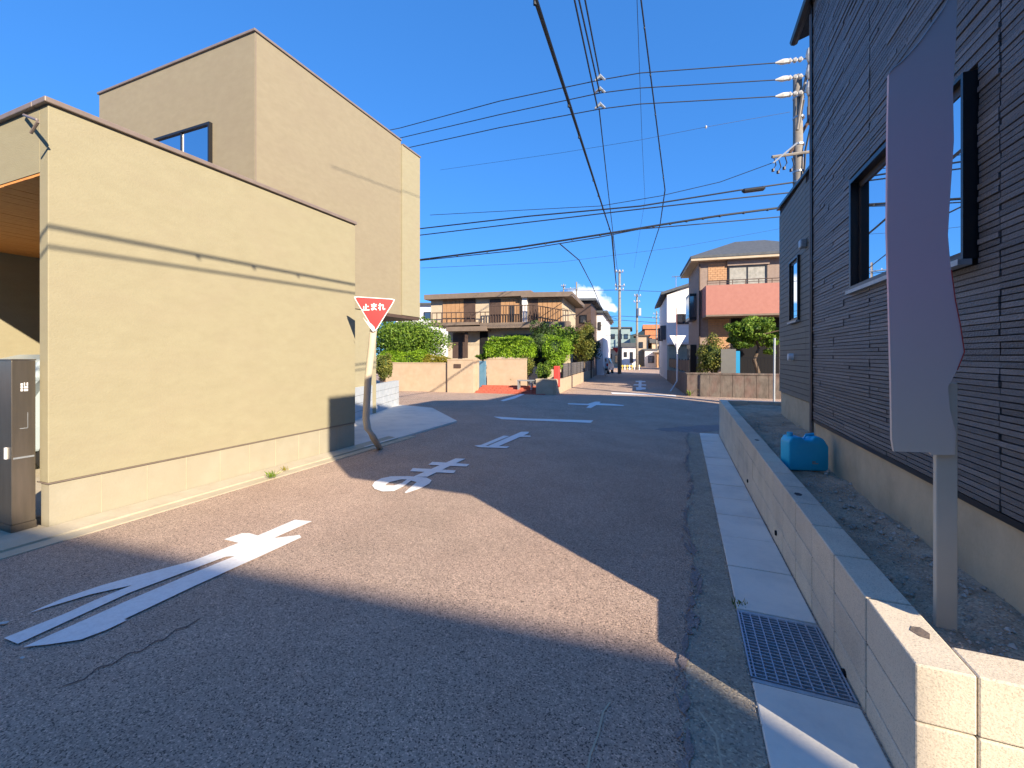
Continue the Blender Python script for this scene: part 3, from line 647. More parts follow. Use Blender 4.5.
# jerrycan
jp = onZ(809, 471, -1.13); jy = .377*0+jp.y
FJ = Fr((jp.x, jp.y), math.asin(SN)*.75)
jc = thing('jerrycan', 'blue plastic water jerrycan standing on the soil between block wall and dark house', 'jerrycan', (jp.x, jp.y, -1.13))
hw = .185; hh = .33
prof = [(-hw, .02), (-hw, hh-.05), (-hw+.03, hh), (-.06, hh), (-.045, hh-.03), (.03, hh-.03), (.05, hh+.005), (.10, hh+.005), (hw-.04, hh-.02), (hw, hh-.09), (hw, .02), (hw-.02, 0), (-hw+.02, 0)]
m_ = MB(FJ); m_.hexa([(u, .0, z-1.13) for u, z in prof], [(u, .17, z-1.13) for u, z in prof]); b_ = m_.build('body', M['jerry_blue'], jc, bevel=.022, smooth=True)
MB(FJ).tube([(-.135, .085, hh-1.14), (-.135, .085, hh-1.095)], .028, 14).build('cap', M['jerry_blue'], jc)
MB(FJ).tube([(.0, .085, hh-1.165), (.02, .085, hh-1.12), (.09, .085, hh-1.11)], .014, 8).build('handle', M['jerry_blue'], jc)
MB(FJ).box(.03, .085, -.003, .0, -1.06, -1.052).box(.03, .06, -.003, 0, -1.045, -1.035).build('embossed_mark', M['blind'], jc)
for u in (-.12, -.04, .04, .12): pass
# ------------------------------------------------------------------ dark house on the right
XH = 1.335; YH0 = 1.87; YH1 = onX(813.5, 300, XH).y; ZH = 4.02; ZB2 = -.716
dh = thing('dark_house', 'two-storey house clad in dark slate-blue ribbed siding with black-framed windows, right foreground', 'building', (XH, YH0, -1.13))
def wpx(x, y): p = onX(x, y, XH); return p.y, p.z
# window 1: recessed, hidden in part by the blank board; window 2: projecting
w1y1, _ = wpx(851.5, 292); z1b = wpx(851.5, 291)[1]; z1t = wpx(851.5, 181)[1]; w1y0 = wpx(901, 250)[0]
w2y0 = wpx(979, 250)[0]; w2y1 = wpx(930, 250)[0]; z2b = wpx(976, 259)[1]; z2t = wpx(976, 72)[1]
def wall_piece(y0, y1, z0, z1): MB().box(XH+.012, XH+.2, y0, y1, z0, z1).build('wall', M['siding_back'], dh)
wall_piece(YH0, YH1, z1t, ZH); wall_piece(YH0, YH1, ZB2, z1b); wall_piece(YH0, w1y0, z1b+.001, z1t-.001); wall_piece(w1y1, YH1, z1b+.001, z1t-.001)
MB().box(XH+.19, XH+.21, w1y0-.05, w1y1+.05, z1b-.05, z1t+.05).build('room_back', M['dark_void'], dh)
MB().box(XH+.02, XH+.25, YH0+.01, YH1-.01, -1.5, ZB2-.02).build('foundation', M['foundation_grey'], dh)
MB().box(XH-.008, XH+.02, YH0, YH1, ZB2-.035, ZB2-.002).build('base_flashing', M['black_frame'], dh)
PITCH = .030; rows = []
z = ZB2; k = 0
vj = [YH0, w2y0-.17, w2y0+1.35, YH1]                      # vertical panel joints
while z < ZH-.02:
    for a, b in zip(vj[:-1], vj[1:]):
        y = a+.004
        while y < b-.01:
            L = random.choice((.45, .6, .9, 1.2)); e = min(b-.004, y+L)
            if b-.004-e < .12: e = b-.004
            segs = [(y, e)]
            for (wy0, wy1, wz0, wz1) in ((w1y0-.01, w1y1+.01, z1b-.02, z1t+.01), (w2y0-.01, w2y1+.01, z2b-.02, z2t+.01)):
                ns = []
                for s0, s1 in segs:
                    if z+PITCH < wz0 or z > wz1 or s1 < wy0 or s0 > wy1: ns.append((s0, s1))
                    else:
                        if s0 < wy0: ns.append((s0, wy0))
                        if s1 > wy1: ns.append((wy1, s1))
                segs = ns
            for s0, s1 in segs:
                if s1-s0 > .02: rows.append((s0, s1-.0015, z, random.choice((0, 0, 1, 1, 1, 2, 2, 3)), random.choice((.005, .007, .009, .012))))
            y = e
    z += PITCH; k += 1
cube = {}
def vis(r):
    ym = (r[0]+r[1])/2; d = -SN*XH+CS*ym; xx = (CS*XH+SN*ym)/d*FPX+512; yy = HY-r[2]/d*FPX
    return (0 if (xx > 1040 or yy < -10) else 1)*(r[1]-r[0])/d
rows.sort(key=vis, reverse=True)
for mi in range(4):
    me = MB().box(0, 1, 0, 1, 0, 1).mesh('siding_board', M['siding%d' % mi]); cube[mi] = me
for r in rows[:290]:
    o = bpy.data.objects.new('siding_board', cube[r[3]]); COL.objects.link(o); o.parent = dh
    o.matrix_parent_inverse = Matrix.Translation(dh.location).inverted(); o.location = (XH-r[4], r[0], r[2]+.003); o.scale = (r[4]+.012, r[1]-r[0], PITCH-.005)
for mi in range(4):
    m_ = MB()
    for r in rows[290:]:
        if r[3] == mi: m_.box(XH-r[4], XH+.012, r[0], r[1], r[2]+.003, r[2]+PITCH-.003)
    if m_.v: m_.build('siding_boards', M['siding%d' % mi], dh, kind='stuff')
MB().box(XH-.022, XH+.02, YH1-.02, YH1+.012, ZB2-.02, ZH).build('corner_trim', M['black_frame'], dh)
MB().tube([(XH-.01, YH1+.035, -1.12), (XH-.01, YH1+.035, ZH-.1)], .022, 10).build('downpipe', M['siding1'], dh)
FX = Fr((XH, 0), 0)
def win_x(y0, y1, z0, z1, xf, dep, parent, nm='window', fw=.035, inner=.0):
    f = MB(); xa, xb = xf, xf+dep
    f.box(xa, xb, y0, y1, z1-fw, z1).box(xa, xb, y0, y1, z0, z0+fw).box(xa, xb, y0, y0+fw, z0+fw, z1-fw).box(xa, xb, y1-fw, y1, z0+fw, z1-fw)
    o = f.build(nm, M['black_frame'], parent)
    g_ = MB(); a = xb-.02-inner; fw2 = fw+.03
    g_.box(a, a+.012, y0+fw, y1-fw, z1-fw2-.02, z1-fw).box(a, a+.012, y0+fw, y1-fw, z0+fw, z0+fw2).box(a, a+.012, y0+fw, y0+fw2, z0+fw2, z1-fw2).box(a, a+.012, y1-fw2, y1-fw, z0+fw2, z1-fw2)
    g_.build('sash', M['brown_frame'], o)
    MB().box(a+.006, a+.01, y0+fw2-.004, y1-fw2+.004, z0+fw2-.004, z1-fw2+.004).build('pane', M['mirror_glass'], o)
    MB().box(xa-.025, xa+.03, y0-.01, y1+.01, z0-.03, z0-.001).build('sill', M['galv'], o)
    return o
win_x(w1y0, w1y1, z1b, z1t, XH-.018, .08, dh)
win_x(w2y0, w2y1, z2b, z2t, XH-.06, .085, dh, inner=.035, fw=.02)
# recessed far part with smooth siding
XR = 1.685; YR1 = onX(780, 300, XR).y; zr0 = -.685
za = onX(815, 172, XR); zb = onX(780, 210, XR)
m_ = MB(); m_.hexa([(XR, YH1, zr0), (4.5, YH1, zr0), (4.5, YR1, zr0), (XR, YR1, zr0)], [(XR, YH1, za.z), (4.5, YH1, za.z), (4.5, YR1, zb.z), (XR, YR1, zb.z)]); m_.build('wing_wall', M['siding_back'], dh)
rowsb = []; z = zr0; pit = .088
fl = MB()
while z < zb.z:
    for a, b in ((YH1+.003, YH1+1.9), (YH1+1.906, YR1-.002)):
        za_ = za.z+(zb.z-za.z)*((a-YH1)/(YR1-YH1)); zt_ = min(z+pit-.008, za_)
        if zt_ > z: fl.box(XR-.012, XR-.001, a, b, z, zt_)
    z += pit
fl.build('wing_siding', M['smooth_siding'], dh, kind='stuff')
m_ = MB(); m_.hexa([(XR-.05, YH1+.0, za.z+.003), (4.5, YH1, za.z+.003), (4.5, YR1+.05, zb.z+.003), (XR-.05, YR1+.05, zb.z+.003)], [(XR-.05, YH1, za.z+.05), (4.5, YH1, za.z+.05), (4.5, YR1+.05, zb.z+.05), (XR-.05, YR1+.05, zb.z+.05)]); m_.build('wing_roof', M['black_frame'], dh)
MB().box(XR+.015, XR+.3, YH1-.1, YR1-.02, -1.5, zr0-.018).build('wing_foundation', M['foundation_grey'], dh)
p0 = onX(792, 258, XR); p1 = onX(801, 320, XR)
win_x(p1.y, p0.y, onX(797, 321, XR).z, onX(797, 258, XR).z, XR-.05, .05, dh, fw=.03)
c = onX(807, 244, XR); MB().box(XR-.10, XR-.012, c.y-.07, c.y+.07, c.z-.055, c.z+.07).build('vent_hood', M['galv'], dh, bevel=.015)
c = onX(794, 357, XR); MB().tube([(XR-.012, c.y, c.z), (XR-.09, c.y, c.z)], .06, 14).build('vent_cap', M['sign_white'], dh)
# roof and the parts of the house that stand out of view but throw its shade
rf = MB(); zc_ = ZH
rf.hexa([(XH-.02, YH0+1.3, zc_), (5.5, YH0+1.3, zc_+1.2), (5.5, YH1+.62, zc_+1.2), (XH-.02, YH1+.62, zc_)], [(XH-.02, YH0+1.3, zc_+.09), (5.5, YH0+1.3, zc_+1.3), (5.5, YH1+.62, zc_+1.3), (XH-.02, YH1+.62, zc_+.09)])
rf.build('roof', M['roof_grey'], dh)
MB().tube([(XH-.06, YH0+1.3, zc_+.02), (XH-.06, YH1+.66, zc_+.02)], .05, 8).build('gutter_pipe', M['black_frame'], dh)
MB().hexa([(XH+.2, YH0+.001, -1.3), (9.9, YH0+.001, -1.3), (9.9, YH1+.5, -1.3), (XH+.2, YH1-.02, -1.3)], [(XH+.2, YH0+.001, ZH-.1), (9.9, YH0+.001, ZH), (9.9, YH1+.5, ZH), (XH+.2, YH1-.02, ZH-.1)]).build('rear_block', M['siding0'], dh)
MB().box(3.9, 9.8, YH1-.5, 10.9, -1.3, 4.7).build('rear_storey', M['siding0'], dh)
# unseen overhang with sloping underside, invented to cast the stepped shadow edge
prf = [(YH0, .87), (YH0+.0, 3.25), (.62, 3.25), (.62, 1.6)]
MB().hexa([(XH+.001, y, z) for y, z in prf], [(6, y, z) for y, z in prf]).build('shade_overhang', M['siding0'], dh)
# ------------------------------------------------------------------ building behind the camera (only its shade is in the photo)
be = thing('office_building', 'plain pale building across the road behind the camera, seen only by its shade', 'building', (-8, -10, -1.5))
tE = math.tan(SUN_EL); HB = 8.0; run = HB/tE; YB = 2.42-run*abs(SAZ.y); XE = -.12+run*SAZ.x
MB().hexa([(-18, YB-8, -1.6), (XE, YB-8, -1.6), (XE, YB, -1.6), (XE-8, YB-.62, -1.6), (-18, YB-.62, -1.6)], [(-18, YB-8, HB-1.56), (XE, YB-8, HB-1.56), (XE, YB, HB-1.56), (XE-8, YB-.62, HB-1.56), (-18, YB-.62, HB-1.56)]).build('wall', M['cream_wall'], be)
MB().box(-18.1, XE, YB-8.1, YB-.63, HB-1.558, HB-1.5).build('roof', M['roof_brown'], be)
# ------------------------------------------------------------------ blank board on a post (front right)
YP = 2.36
bd = thing('blank_sign_board', 'tall ragged-edged blank mauve-grey board on a grey post behind the block wall', 'sign', (.985, YP, -1.13))
ol = [(889,74),(893,69),(901,63),(908,56),(920,42),(932,25),(943,10),(950,-3),(957,-3),(956,40),(953,90),(954,140),(950,200),(948,235),(951,270),(955,300),(960,325),(964,352),(957,370),(948,387),(950,410),(956,432),(955,455),(932,455),(930,452.5),(894,451.5),(892,440),(891,380),(889,300),(887,230),(888,120)]
P = [onY(x, y, YP) for x, y in ol]
tr_ = tessellate_polygon([[Vector((p.x, p.z, 0)) for p in P]]); n = len(P)
m_ = MB(); m_.v = [tuple(p) for p in P]+[(p.x, p.y+.018, p.z) for p in P]
for t3 in tr_: m_.f.append(tuple(t3)); m_.f.append(tuple(n+i for i in reversed(t3)))
m_.f += [(i, (i+1)%n, n+(i+1)%n, n+i) for i in range(n)]
m_.build('board', M['faded_board'], bd)
m_ = MB(); m_.tube([P[i]+Vector((0, -.003, .002)) for i in range(0, 8)], .0022, 6); m_.build('bright_edge', M['galv'], bd)
m_ = MB(); m_.tube([P[i]+Vector((.0, -.003, 0)) for i in range(14, 19)], .0018, 6); m_.build('red_edge', M['red_box'], bd)
xa = onY(932, 500, YP+.055).x; xb_ = onY(953.5, 500, YP+.055).x
MB().box(xa, xb_, YP+.022, YP+.05, -1.3, P[22].z+.3).build('post', M['post_grey'] if 'post_grey' in M else pm('post_grey', (.62, .56, .45), (.66, .60, .49), 5, .7), bd, bevel=.004)
# ------------------------------------------------------------------ across the crossing, left: two-storey house and its garden
ZG = -1.66
F2 = Fr(at(563, 356, 25)[:2], TH2)
h2 = thing('flat_roof_house', 'two-storey cream house with flat brown roof, wooden shutters and a long railed balcony', 'building', (*F2.w(-5, 3, 0)[:2], ZG), TH2)
def P2(x, y, v=0.): return F2.px(x, y, v)
def seg(x0, x1, y0, y1, name, mat, v=0., dep=.05, prnt=None, **k):
    u0, z1_ = P2(x0, y0, v); u1, _ = P2(x1, y0, v); z0_ = P2((x0+x1)/2, y1, v)[1]; z1_ = P2((x0+x1)/2, y0, v)[1]
    return MB(F2).box(u0, u1, v-dep, v-.002, z0_, z1_).build(name, M[mat], prnt or h2, **k)
uL, ztop = P2(431, 297); zr2 = P2(500, 297)[1]
D2 = 5.6
MB(F2).box(P2(431, 300)[0], 0, 0, D2, P2(500, 325)[1], zr2).build('upper_wall', M['cream_wall'], h2)
MB(F2).box(P2(448, 300)[0], -.15, 0, D2-.2, ZG, P2(500, 325)[1]-.02).build('lower_wall', M['cream_wall'], h2)
for (a, b, nm, mt) in ((443, 464, 'shutter', 'wood_shutter'), (464, 475.5, 'dark_shutter', 'dark_brown'), (490, 501, 'dark_shutter', 'dark_brown'), (501, 523, 'shutter', 'wood_shutter'), (529, 538, 'dark_shutter', 'dark_brown'), (538, 562, 'shutter', 'wood_shutter')):
    if nm == 'shutter':
        u0, u1 = P2(a, 310)[0], P2(b, 310)[0]; z0_, z1_ = P2((a+b)/2, 323)[1], P2((a+b)/2, 299)[1]; n = 5
        for i in range(n): MB(F2).box(u0+(u1-u0)*i/n+.01, u0+(u1-u0)*(i+1)/n-.01, -.06, -.002, z0_, z1_).build('shutter_panel', M[mt], h2)
    else: seg(a, b, 299, 323, nm, mt)
seg(523, 528, 298, 324, 'pillar', 'white_wall', 0, .25)
for (a, b) in ((510, 514),): seg(a, b, 306, 322, 'window', 'glass_far', 0, .075)
# roofs: left wide slab, lower right slab reaching past the side wall
def slab_px(x0, x1, yt, yb, v0, v1, name, mat):
    u0, z1_ = P2(x0, yt, v0); u1, _ = P2(x1, yt, v0); z0_ = P2((x0+x1)/2, yb, v0)[1]; z1_ = P2((x0+x1)/2, yt, v0)[1]
    return MB(F2).box(u0, u1, v0, v1, z0_, z1_).build(name, M[mat], h2)
slab_px(424, 531, 292.5, 297.5, -.45, 5.9, 'roof', 'roof_brown')
u0, z1_ = P2(521, 292.5, -.45); u1 = .6
MB(F2).hexa([(u0, -.452, z1_-.28), (u1, -.452, z1_-.33), (u1, 5.95, z1_-.33), (u0, 5.95, z1_-.28)], [(u0, -.452, z1_+.003), (u1, -.452, z1_-.06), (u1, 5.95, z1_-.06), (u0, 5.95, z1_+.003)]).build('roof', M['roof_brown'], h2)
slab_px(480, 569, 322, 327.5, -.75, 0, 'balcony_floor', 'roof_brown')
slab_px(446, 486, 326.5, 331, -.9, -.004, 'porch_roof', 'roof_brown')
def railing(x0, x1, yt0, yt1, yb, v, n, name='railing'):
    m_ = MB(F2); 
    for i in range(n+1):
        x = x0+(x1-x0)*i/n; u, zt_ = P2(x, yt0+(yt1-yt0)*i/n, v); zb_ = P2(x, yb, v)[1]; m_.box(u-.018, u+.018, v-.02, v+.02, zb_, zt_)
    ua, za_ = P2(x0, yt0, v); ub_, zb_ = P2(x1, yt1, v)
    m_.tube([(ua, v, za_), (ub_, v, zb_)], .03, 6); m_.build(name, M['dark_brown'], h2)
railing(432, 490, 313, 312, 323, -.5, 12); railing(490, 533, 306, 305, 322, -.7, 16); railing(533, 568, 305, 311, 323, -.7, 14)
MB(F2).box(P2(432, 323)[0], P2(482, 323)[0], -.55, -.003, P2(455, 326)[1], P2(455, 323)[1]).build('balcony_floor', M['roof_brown'], h2)
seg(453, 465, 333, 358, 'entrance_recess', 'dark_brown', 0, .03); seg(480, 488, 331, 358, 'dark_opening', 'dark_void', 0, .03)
seg(465.5, 468, 332, 358, 'porch_post', 'dark_brown', -.5, .12)
st_ = MB(F2)
for i in range(6):
    u, _ = P2(455+i*1.6, 350, -.3); st_.box(u, u+.1, -.35, -.25, ZG+.3+i*.22, ZG+.36+i*.22)
st_.build('stair', M['alu'], h2)
u0, u1 = P2(505, 336)[0], P2(537, 336)[0]; window(F2, u0, u1, P2(520, 343)[1], P2(520, 334.5)[1], 0, h2, cols=3)
window(F2, P2(541, 336)[0], P2(556, 336)[0], P2(548, 345)[1], P2(548, 334.5)[1], 0, h2, cols=2)
# garden walls (front)
FG = Fr(gp(473, 393)[:2], TH2)
def G2(x, y, v=0.): return FG.px(x, y, v)
def gwall(name, label, x0, x1, yt, v, th_, mat='garden_wall', yb=None):
    u0 = G2(x0, yt, v)[0]; u1 = G2(x1, yt, v)[0]; zt_ = G2((x0+x1)/2, yt, v)[1]
    t = thing(name, label, 'wall', FG.w((u0+u1)/2, v, ZG), TH2)
    MB(FG).box(u0, u1, v, v+th_, ZG-.2, zt_-.05).build('wall_body', M[mat], t)
    MB(FG).box(u0-.015, u1+.015, v-.015, v+th_+.015, zt_-.05, zt_).build('coping', M[mat], t)
    return t, u0, u1, zt_
gwall('garden_wall', 'long beige garden wall below the hedges, left of the nameplate pillar', 380, 447, 362.5, .12, .2)
t, a_, b__, zt_ = gwall('gate_pillar', 'beige gate wall with a dark nameplate, left of the blue gate', 447.3, 473, 359, 0, .35)
u, z = G2(454, 364); u2, z2 = G2(461, 368); MB(FG).box(u, u2, -.03, -.001, z2, z).build('nameplate', M['dark_brown'], t)
u, z = G2(474, 368, .05); MB(FG).box(G2(471, 360)[0], G2(474.5, 360)[0], .355, .6, ZG-.2, zt_-.01).build('side_return', M['garden_wall'], t)
t = thing('garden_gate', 'narrow blue slatted garden gate between the beige walls', 'gate', FG.w(G2(482, 380, 1.2)[0], 1.2, ZG), TH2)
u0, u1 = G2(478.5, 360, 1.2)[0], G2(486, 360, 1.2)[0]; zz = G2(482, 361, 1.2)[1]
for i in range(6): MB(FG).box(u0+(u1-u0)*i/6+.004, u0+(u1-u0)*(i+1)/6-.008, 1.2, 1.23, ZG+.05, zz).build('slat', M['blue_gate'], t)
MB(FG).box(u0, u1, 1.232, 1.26, ZG+.2, ZG+.28).box(u0, u1, 1.232, 1.26, zz-.25, zz-.17).build('gate_rail', M['blue_gate'], t)
gwall('garden_wall', 'beige garden wall behind the potted plants, right of the blue gate', 487, 526, 358.5, 1.25, .2)
gwall('planter_wall', 'low cream planter wall at the street corner with round shrub behind', 536, 556, 379, .15, .25, 'cream_wall')
u0, u1 = G2(474, 392)[0], G2(545, 392)[0]
t = thing('entrance_paving', 'red tiled entrance paving in front of the blue gate', 'paving', FG.w((u0+u1)/2, .4, ZG+.01), TH2)
nu = 16; nv = 5
for i in range(nu):
    for j in range(nv):
        a, b = u0+(u1-u0)*i/nu, u0+(u1-u0)*(i+1)/nu
        MB(FG).box(a+.006, b-.006, .0+j*.25, .244+j*.25, ZG-.02, ZG+.03+j*.065+random.uniform(0, .004)).build('paving_tile', M['red_tile'], t)
# side wall along the far street, with dark fence panels
cA = FG.w(G2(556, 392)[0], .1, 0); vpd = ray(636, 356); vpd = Vector((vpd.x, vpd.y, 0)).normalized(); thS = math.atan2(vpd.y, vpd.x); FS = Fr(cA[:2], thS)
t = thing('street_side_wall', 'long low beige block wall topped by dark fence panels along the far street', 'wall', (cA.x, cA.y, ZG), thS)
LS = 17.0
for i in range(int(LS/1.6)):
    MB(FS).box(i*1.6+.006, (i+1)*1.6-.006, 0, .15, ZG-.2, ZG+.62).build('wall_panel', M['garden_wall'], t)
for i in range(9):
    a = 2.0+i*1.65
    MB(FS).box(a, a+.06, .04, .1, ZG+.622, ZG+1.32).build('fence_post', M['black_frame'], t)
    for j in range(6): MB(FS).box(a+.061, a+1.649, .055, .08, ZG+.66+j*.108, ZG+.66+j*.108+.098).build('fence_slat', M['siding1'], t)
# vegetation
def sh_px(name, label, cat, x, y, d, rx_, rz_, n, size, mat, base=ZG, **k):
    p = at(x, y, d); s_ = d/FPX; return shrub(name, label, cat, p, (rx_*s_, rx_*s_*.8, rz_*s_), n, size, mat, base, **k)
sh_px('spreading_tree', 'broad dome-shaped garden tree with layered green foliage behind the clipped hedge', 'tree', 410, 341, 22.5, 41, 24, 15000, .085, 'leaf_mid', k=90)
sh_px('garden_shrub', 'rounded dark olive shrub at the end of the white block wall', 'shrub', 384, 366, 19.2, 10, 13, 1800, .07, 'leaf_olive')
FH = Fr(FG.w(0, .5, 0)[:2], TH2)
u0, u1 = FH.px(378, 357)[0], FH.px(423, 357)[0]; hedge('clipped_hedge', 'bright green clipped hedge on top of the garden wall, left end', FH, u0, u1, 0, .7, FH.px(400, 366)[1], FH.px(400, 352.5)[1], 3500, .06, 'leaf_bright')
u0, u1 = FH.px(423, 357)[0], FH.px(447, 357)[0]; hedge('clipped_hedge', 'thin yellowish clipped hedge on top of the garden wall beside the nameplate pillar', FH, u0, u1, 0, .5, FH.px(435, 363)[1], FH.px(435, 357)[1], 1500, .05, 'leaf_yellow')
FH2 = Fr(FG.w(0, 2.0, 0)[:2], TH2)
u0, u1 = FH2.px(485, 357)[0], FH2.px(532, 357)[0]; hedge('clipped_hedge', 'box-shaped bright green topiary hedge above the wall right of the blue gate', FH2, u0, u1, 0, 1.1, FH2.px(505, 357)[1], FH2.px(505, 338)[1], 5000, .07, 'leaf_bright', rnd=.35)
sh_px('garden_tree', 'dark green tree between the box hedge and the tall clipped bush', 'tree', 541, 345, 22.5, 16, 22, 3500, .09, 'leaf_dark')
sh_px('garden_tree', 'mid-green leafy tree close to the cream side wall of the flat-roofed house', 'tree', 562, 342, 23, 17, 20, 3500, .09, 'leaf_mid')
sh_px('clipped_bush', 'tall bright lime-green rounded bush at the street corner', 'bush', 556, 350, 20.6, 15, 17, 4500, .06, 'leaf_bright', k=40)
sh_px('garden_shrub', 'small lime-green ball shrub beneath the tall lime bush', 'shrub', 555, 362, 19.9, 9, 8, 1500, .06, 'leaf_bright')
sh_px('garden_shrub', 'dark green clipped ball shrub above the cream planter wall', 'shrub', 544.5, 371, 19.8, 8.5, 9, 1800, .05, 'leaf_mid')
sh_px('street_tree', 'bushy green-brown tree rising over the dark fence panels', 'tree', 584, 341, 28.5, 14, 19, 3500, .09, 'leaf_olive')
sh_px('street_tree', 'low dark tree leaning over the far end of the fence panels', 'tree', 591, 348, 32, 10, 14, 1800, .09, 'leaf_dark')
sh_px('climbing_plant', 'yellowing climbing plant on the beige wall beside the white pots', 'plant', 496, 371, 20.6, 4.5, 14, 700, .06, 'leaf_yellow')
sh_px('potted_shrub', 'small yellow-green spreading plant in front of the beige wall', 'plant', 515, 378, 20.2, 7, 4, 500, .05, 'leaf_yellow')
sh_px('young_tree', 'thin young tree with loose pale leaves in front of the garden wall', 'tree', 527, 366, 20.4, 8, 11, 700, .07, 'leaf_olive')
sh_px('climbing_plant', 'green tuft of leaves over the top of the blue gate', 'plant', 482, 357, 21.5, 7, 3, 500, .06, 'leaf_mid')
for x, lb_ in ((489.5, 'leftmost white flower pot on the red paving'), (494, 'second white flower pot from the left on the red paving'), (500, 'third white flower pot from the left, below the climbing plant'), (516, 'white flower pot under the small yellow-green plant'), (531, 'rightmost pale pot beside the cream planter wall')):
    p = gp(x, 388); t = thing('flower_pot', lb_, 'pot', (p.x, p.y, ZG), group='white flower pots on the red paving')
    MB().tube([(p.x, p.y, ZG+.03), (p.x, p.y, ZG+.24)], [.08, .11], 10).build('pot_body', M['pot'], t)
    MB().tube([(p.x, p.y, ZG+.24), (p.x, p.y, ZG+.27)], .125, 10).build('rim', M['pot'], t)
p = gp(559, 388); p = at(559, 372, 19.9)
tag(MB(FG).box(G2(553.5, 366, .5)[0], G2(559, 366, .5)[0], .5, .8, ZG+.3, G2(556, 366, .5)[1]).build('red_container', M['red_box'], None, bevel=.03), 'red box standing beside the dark ball shrub at the street corner', 'box')
p = at(521, 383, 20.0)
t = thing('garden_bench', 'small grey garden bench beside the pots on the red paving', 'bench', (p.x, p.y, ZG), TH2)
MB(FG).box(G2(517, 380, .5)[0], G2(533, 380, .5)[0], .5, .85, G2(521, 380, .5)[1]-.05, G2(521, 380, .5)[1]).build('seat', M['galv'], t)
for x in (518, 531): MB(FG).box(G2(x, 380, .5)[0]-.03, G2(x, 380, .5)[0]+.03, .52, .82, ZG+.03, G2(521, 380, .5)[1]-.052).build('leg', M['galv'], t)
# ------------------------------------------------------------------ across the crossing, right: house with pink balcony
F3 = Fr(at(706, 356, 20.5)[:2], TH2)
def P3(x, y, v=0.): return F3.px(x, y, v)
h3 = thing('pink_balcony_house', 'two-storey brown tiled house with grey hipped roof and pink balcony front', 'building', (*F3.w(3, 4, 0)[:2], ZG), TH2)
ze = P3(735, 262, 1.2)[1]; uR = P3(840, 300)[0]
v3 = 1.3; uL3 = P3(699, 300, v3)[0]
MB(F3).box(uL3, uR, v3, v3+4.2, ZG, ze+.25).build('wall', M['brick_grey'], h3)
u0 = P3(708, 300, v3)[0]; u1 = P3(728, 300, v3)[0]
rows3 = 16
for (xa_, xb2, ya_, yb2) in ((708, 727, 262, 281), (708, 729, 317, 352)):
    ua, ub_ = P3(xa_, ya_, v3)[0], P3(xb2, ya_, v3)[0]; z1_, z0_ = P3(715, ya_, v3)[1], P3(715, yb2, v3)[1]; n = int((z1_-z0_)/.11); m_ = MB(F3)
    for i in range(n):
        off = .11 if i % 2 else 0; u = ua
        while u < ub_-.02:
            e = min(ub_, u+.22-(off if u == ua else 0)); m_.box(u+.005, e-.005, v3-.02, v3-.002, z0_+i*.11+.005, z0_+(i+1)*.11-.005); u = e
    m_.build('tile_facing', M['brick_tan'], h3, kind='stuff')
# balcony: pink front and side with rail
bt, bb = P3(742, 284)[1], P3(742, 314)[1]
MB(F3).box(0, uR, 0, .12, bb, bt).build('balcony_front', M['pink_wall'], h3)
MB(F3).box(0, .12, .121, v3-.002, bb, bt).build('balcony_side', M['pink_wall'], h3)
MB(F3).box(0, uR, .0, v3-.002, bb-.08, bb-.002).build('balcony_floor', M['roof_brown'], h3)
m_ = MB(F3); m_.tube([(.05, .06, bt+.22), (uR, .06, bt+.22)], .02, 6); m_.tube([(.05, .06, bt+.11), (uR, .06, bt+.11)], .012, 6)
for i in range(14): m_.box(.05+i*.55, .08+i*.55, .05, .08, bt, bt+.22)
m_.build('balcony_rail', M['dark_brown'], h3)
zt3 = P3(748, 265.5, v3)[1]; window(F3, P3(728, 270, v3)[0], P3(767, 270, v3)[0], zt3-1.9, zt3, v3, h3, 'black_frame', 'glass_far', 2, curtain='blind')
MB(F3).box(P3(727, 262, v3)[0], P3(769, 262, v3)[0], v3-.12, v3-.002, P3(748, 265.3, v3)[1], P3(748, 260, v3)[1]).build('shutter_box', M['brick_grey'], h3)
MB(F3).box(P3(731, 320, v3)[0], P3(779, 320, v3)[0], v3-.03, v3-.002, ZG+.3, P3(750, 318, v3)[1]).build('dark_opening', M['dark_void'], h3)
# side bay windows (facing the street)
def side(v0, v1, z0, z1, nm, mt, dep): return MB(F3).box(uL3-dep, uL3-.002, v0, v1, z0, z1).build(nm, M[mt], h3)
va, zs1 = F3.pxu(696, 272, uL3); zs0 = F3.pxu(696, 299, uL3)[1]
b_ = side(v3+.9, v3+2.5, 1.9, 3.3, 'bay_window', 'black_frame', .35); MB(F3).box(uL3-.36, uL3-.352, v3+1.0, v3+2.4, 2.05, 3.15).build('pane', M['glass_far'], b_); MB(F3).box(uL3-.33, uL3-.02, v3+.88, v3+.899, 2.05, 3.15).build('pane', M['glass_far'], b_)
b_ = side(v3+.9, v3+2.5, -1.2, .6, 'bay_window', 'black_frame', .3); MB(F3).box(uL3-.31, uL3-.302, v3+1.0, v3+2.4, -1.0, .4).build('pane', M['glass_far'], b_)
MB(F3).tube([(uL3+.02, v3-.05, ZG), (uL3+.02, v3-.05, ze)], .035, 8).build('downpipe', M['dark_brown'], h3)
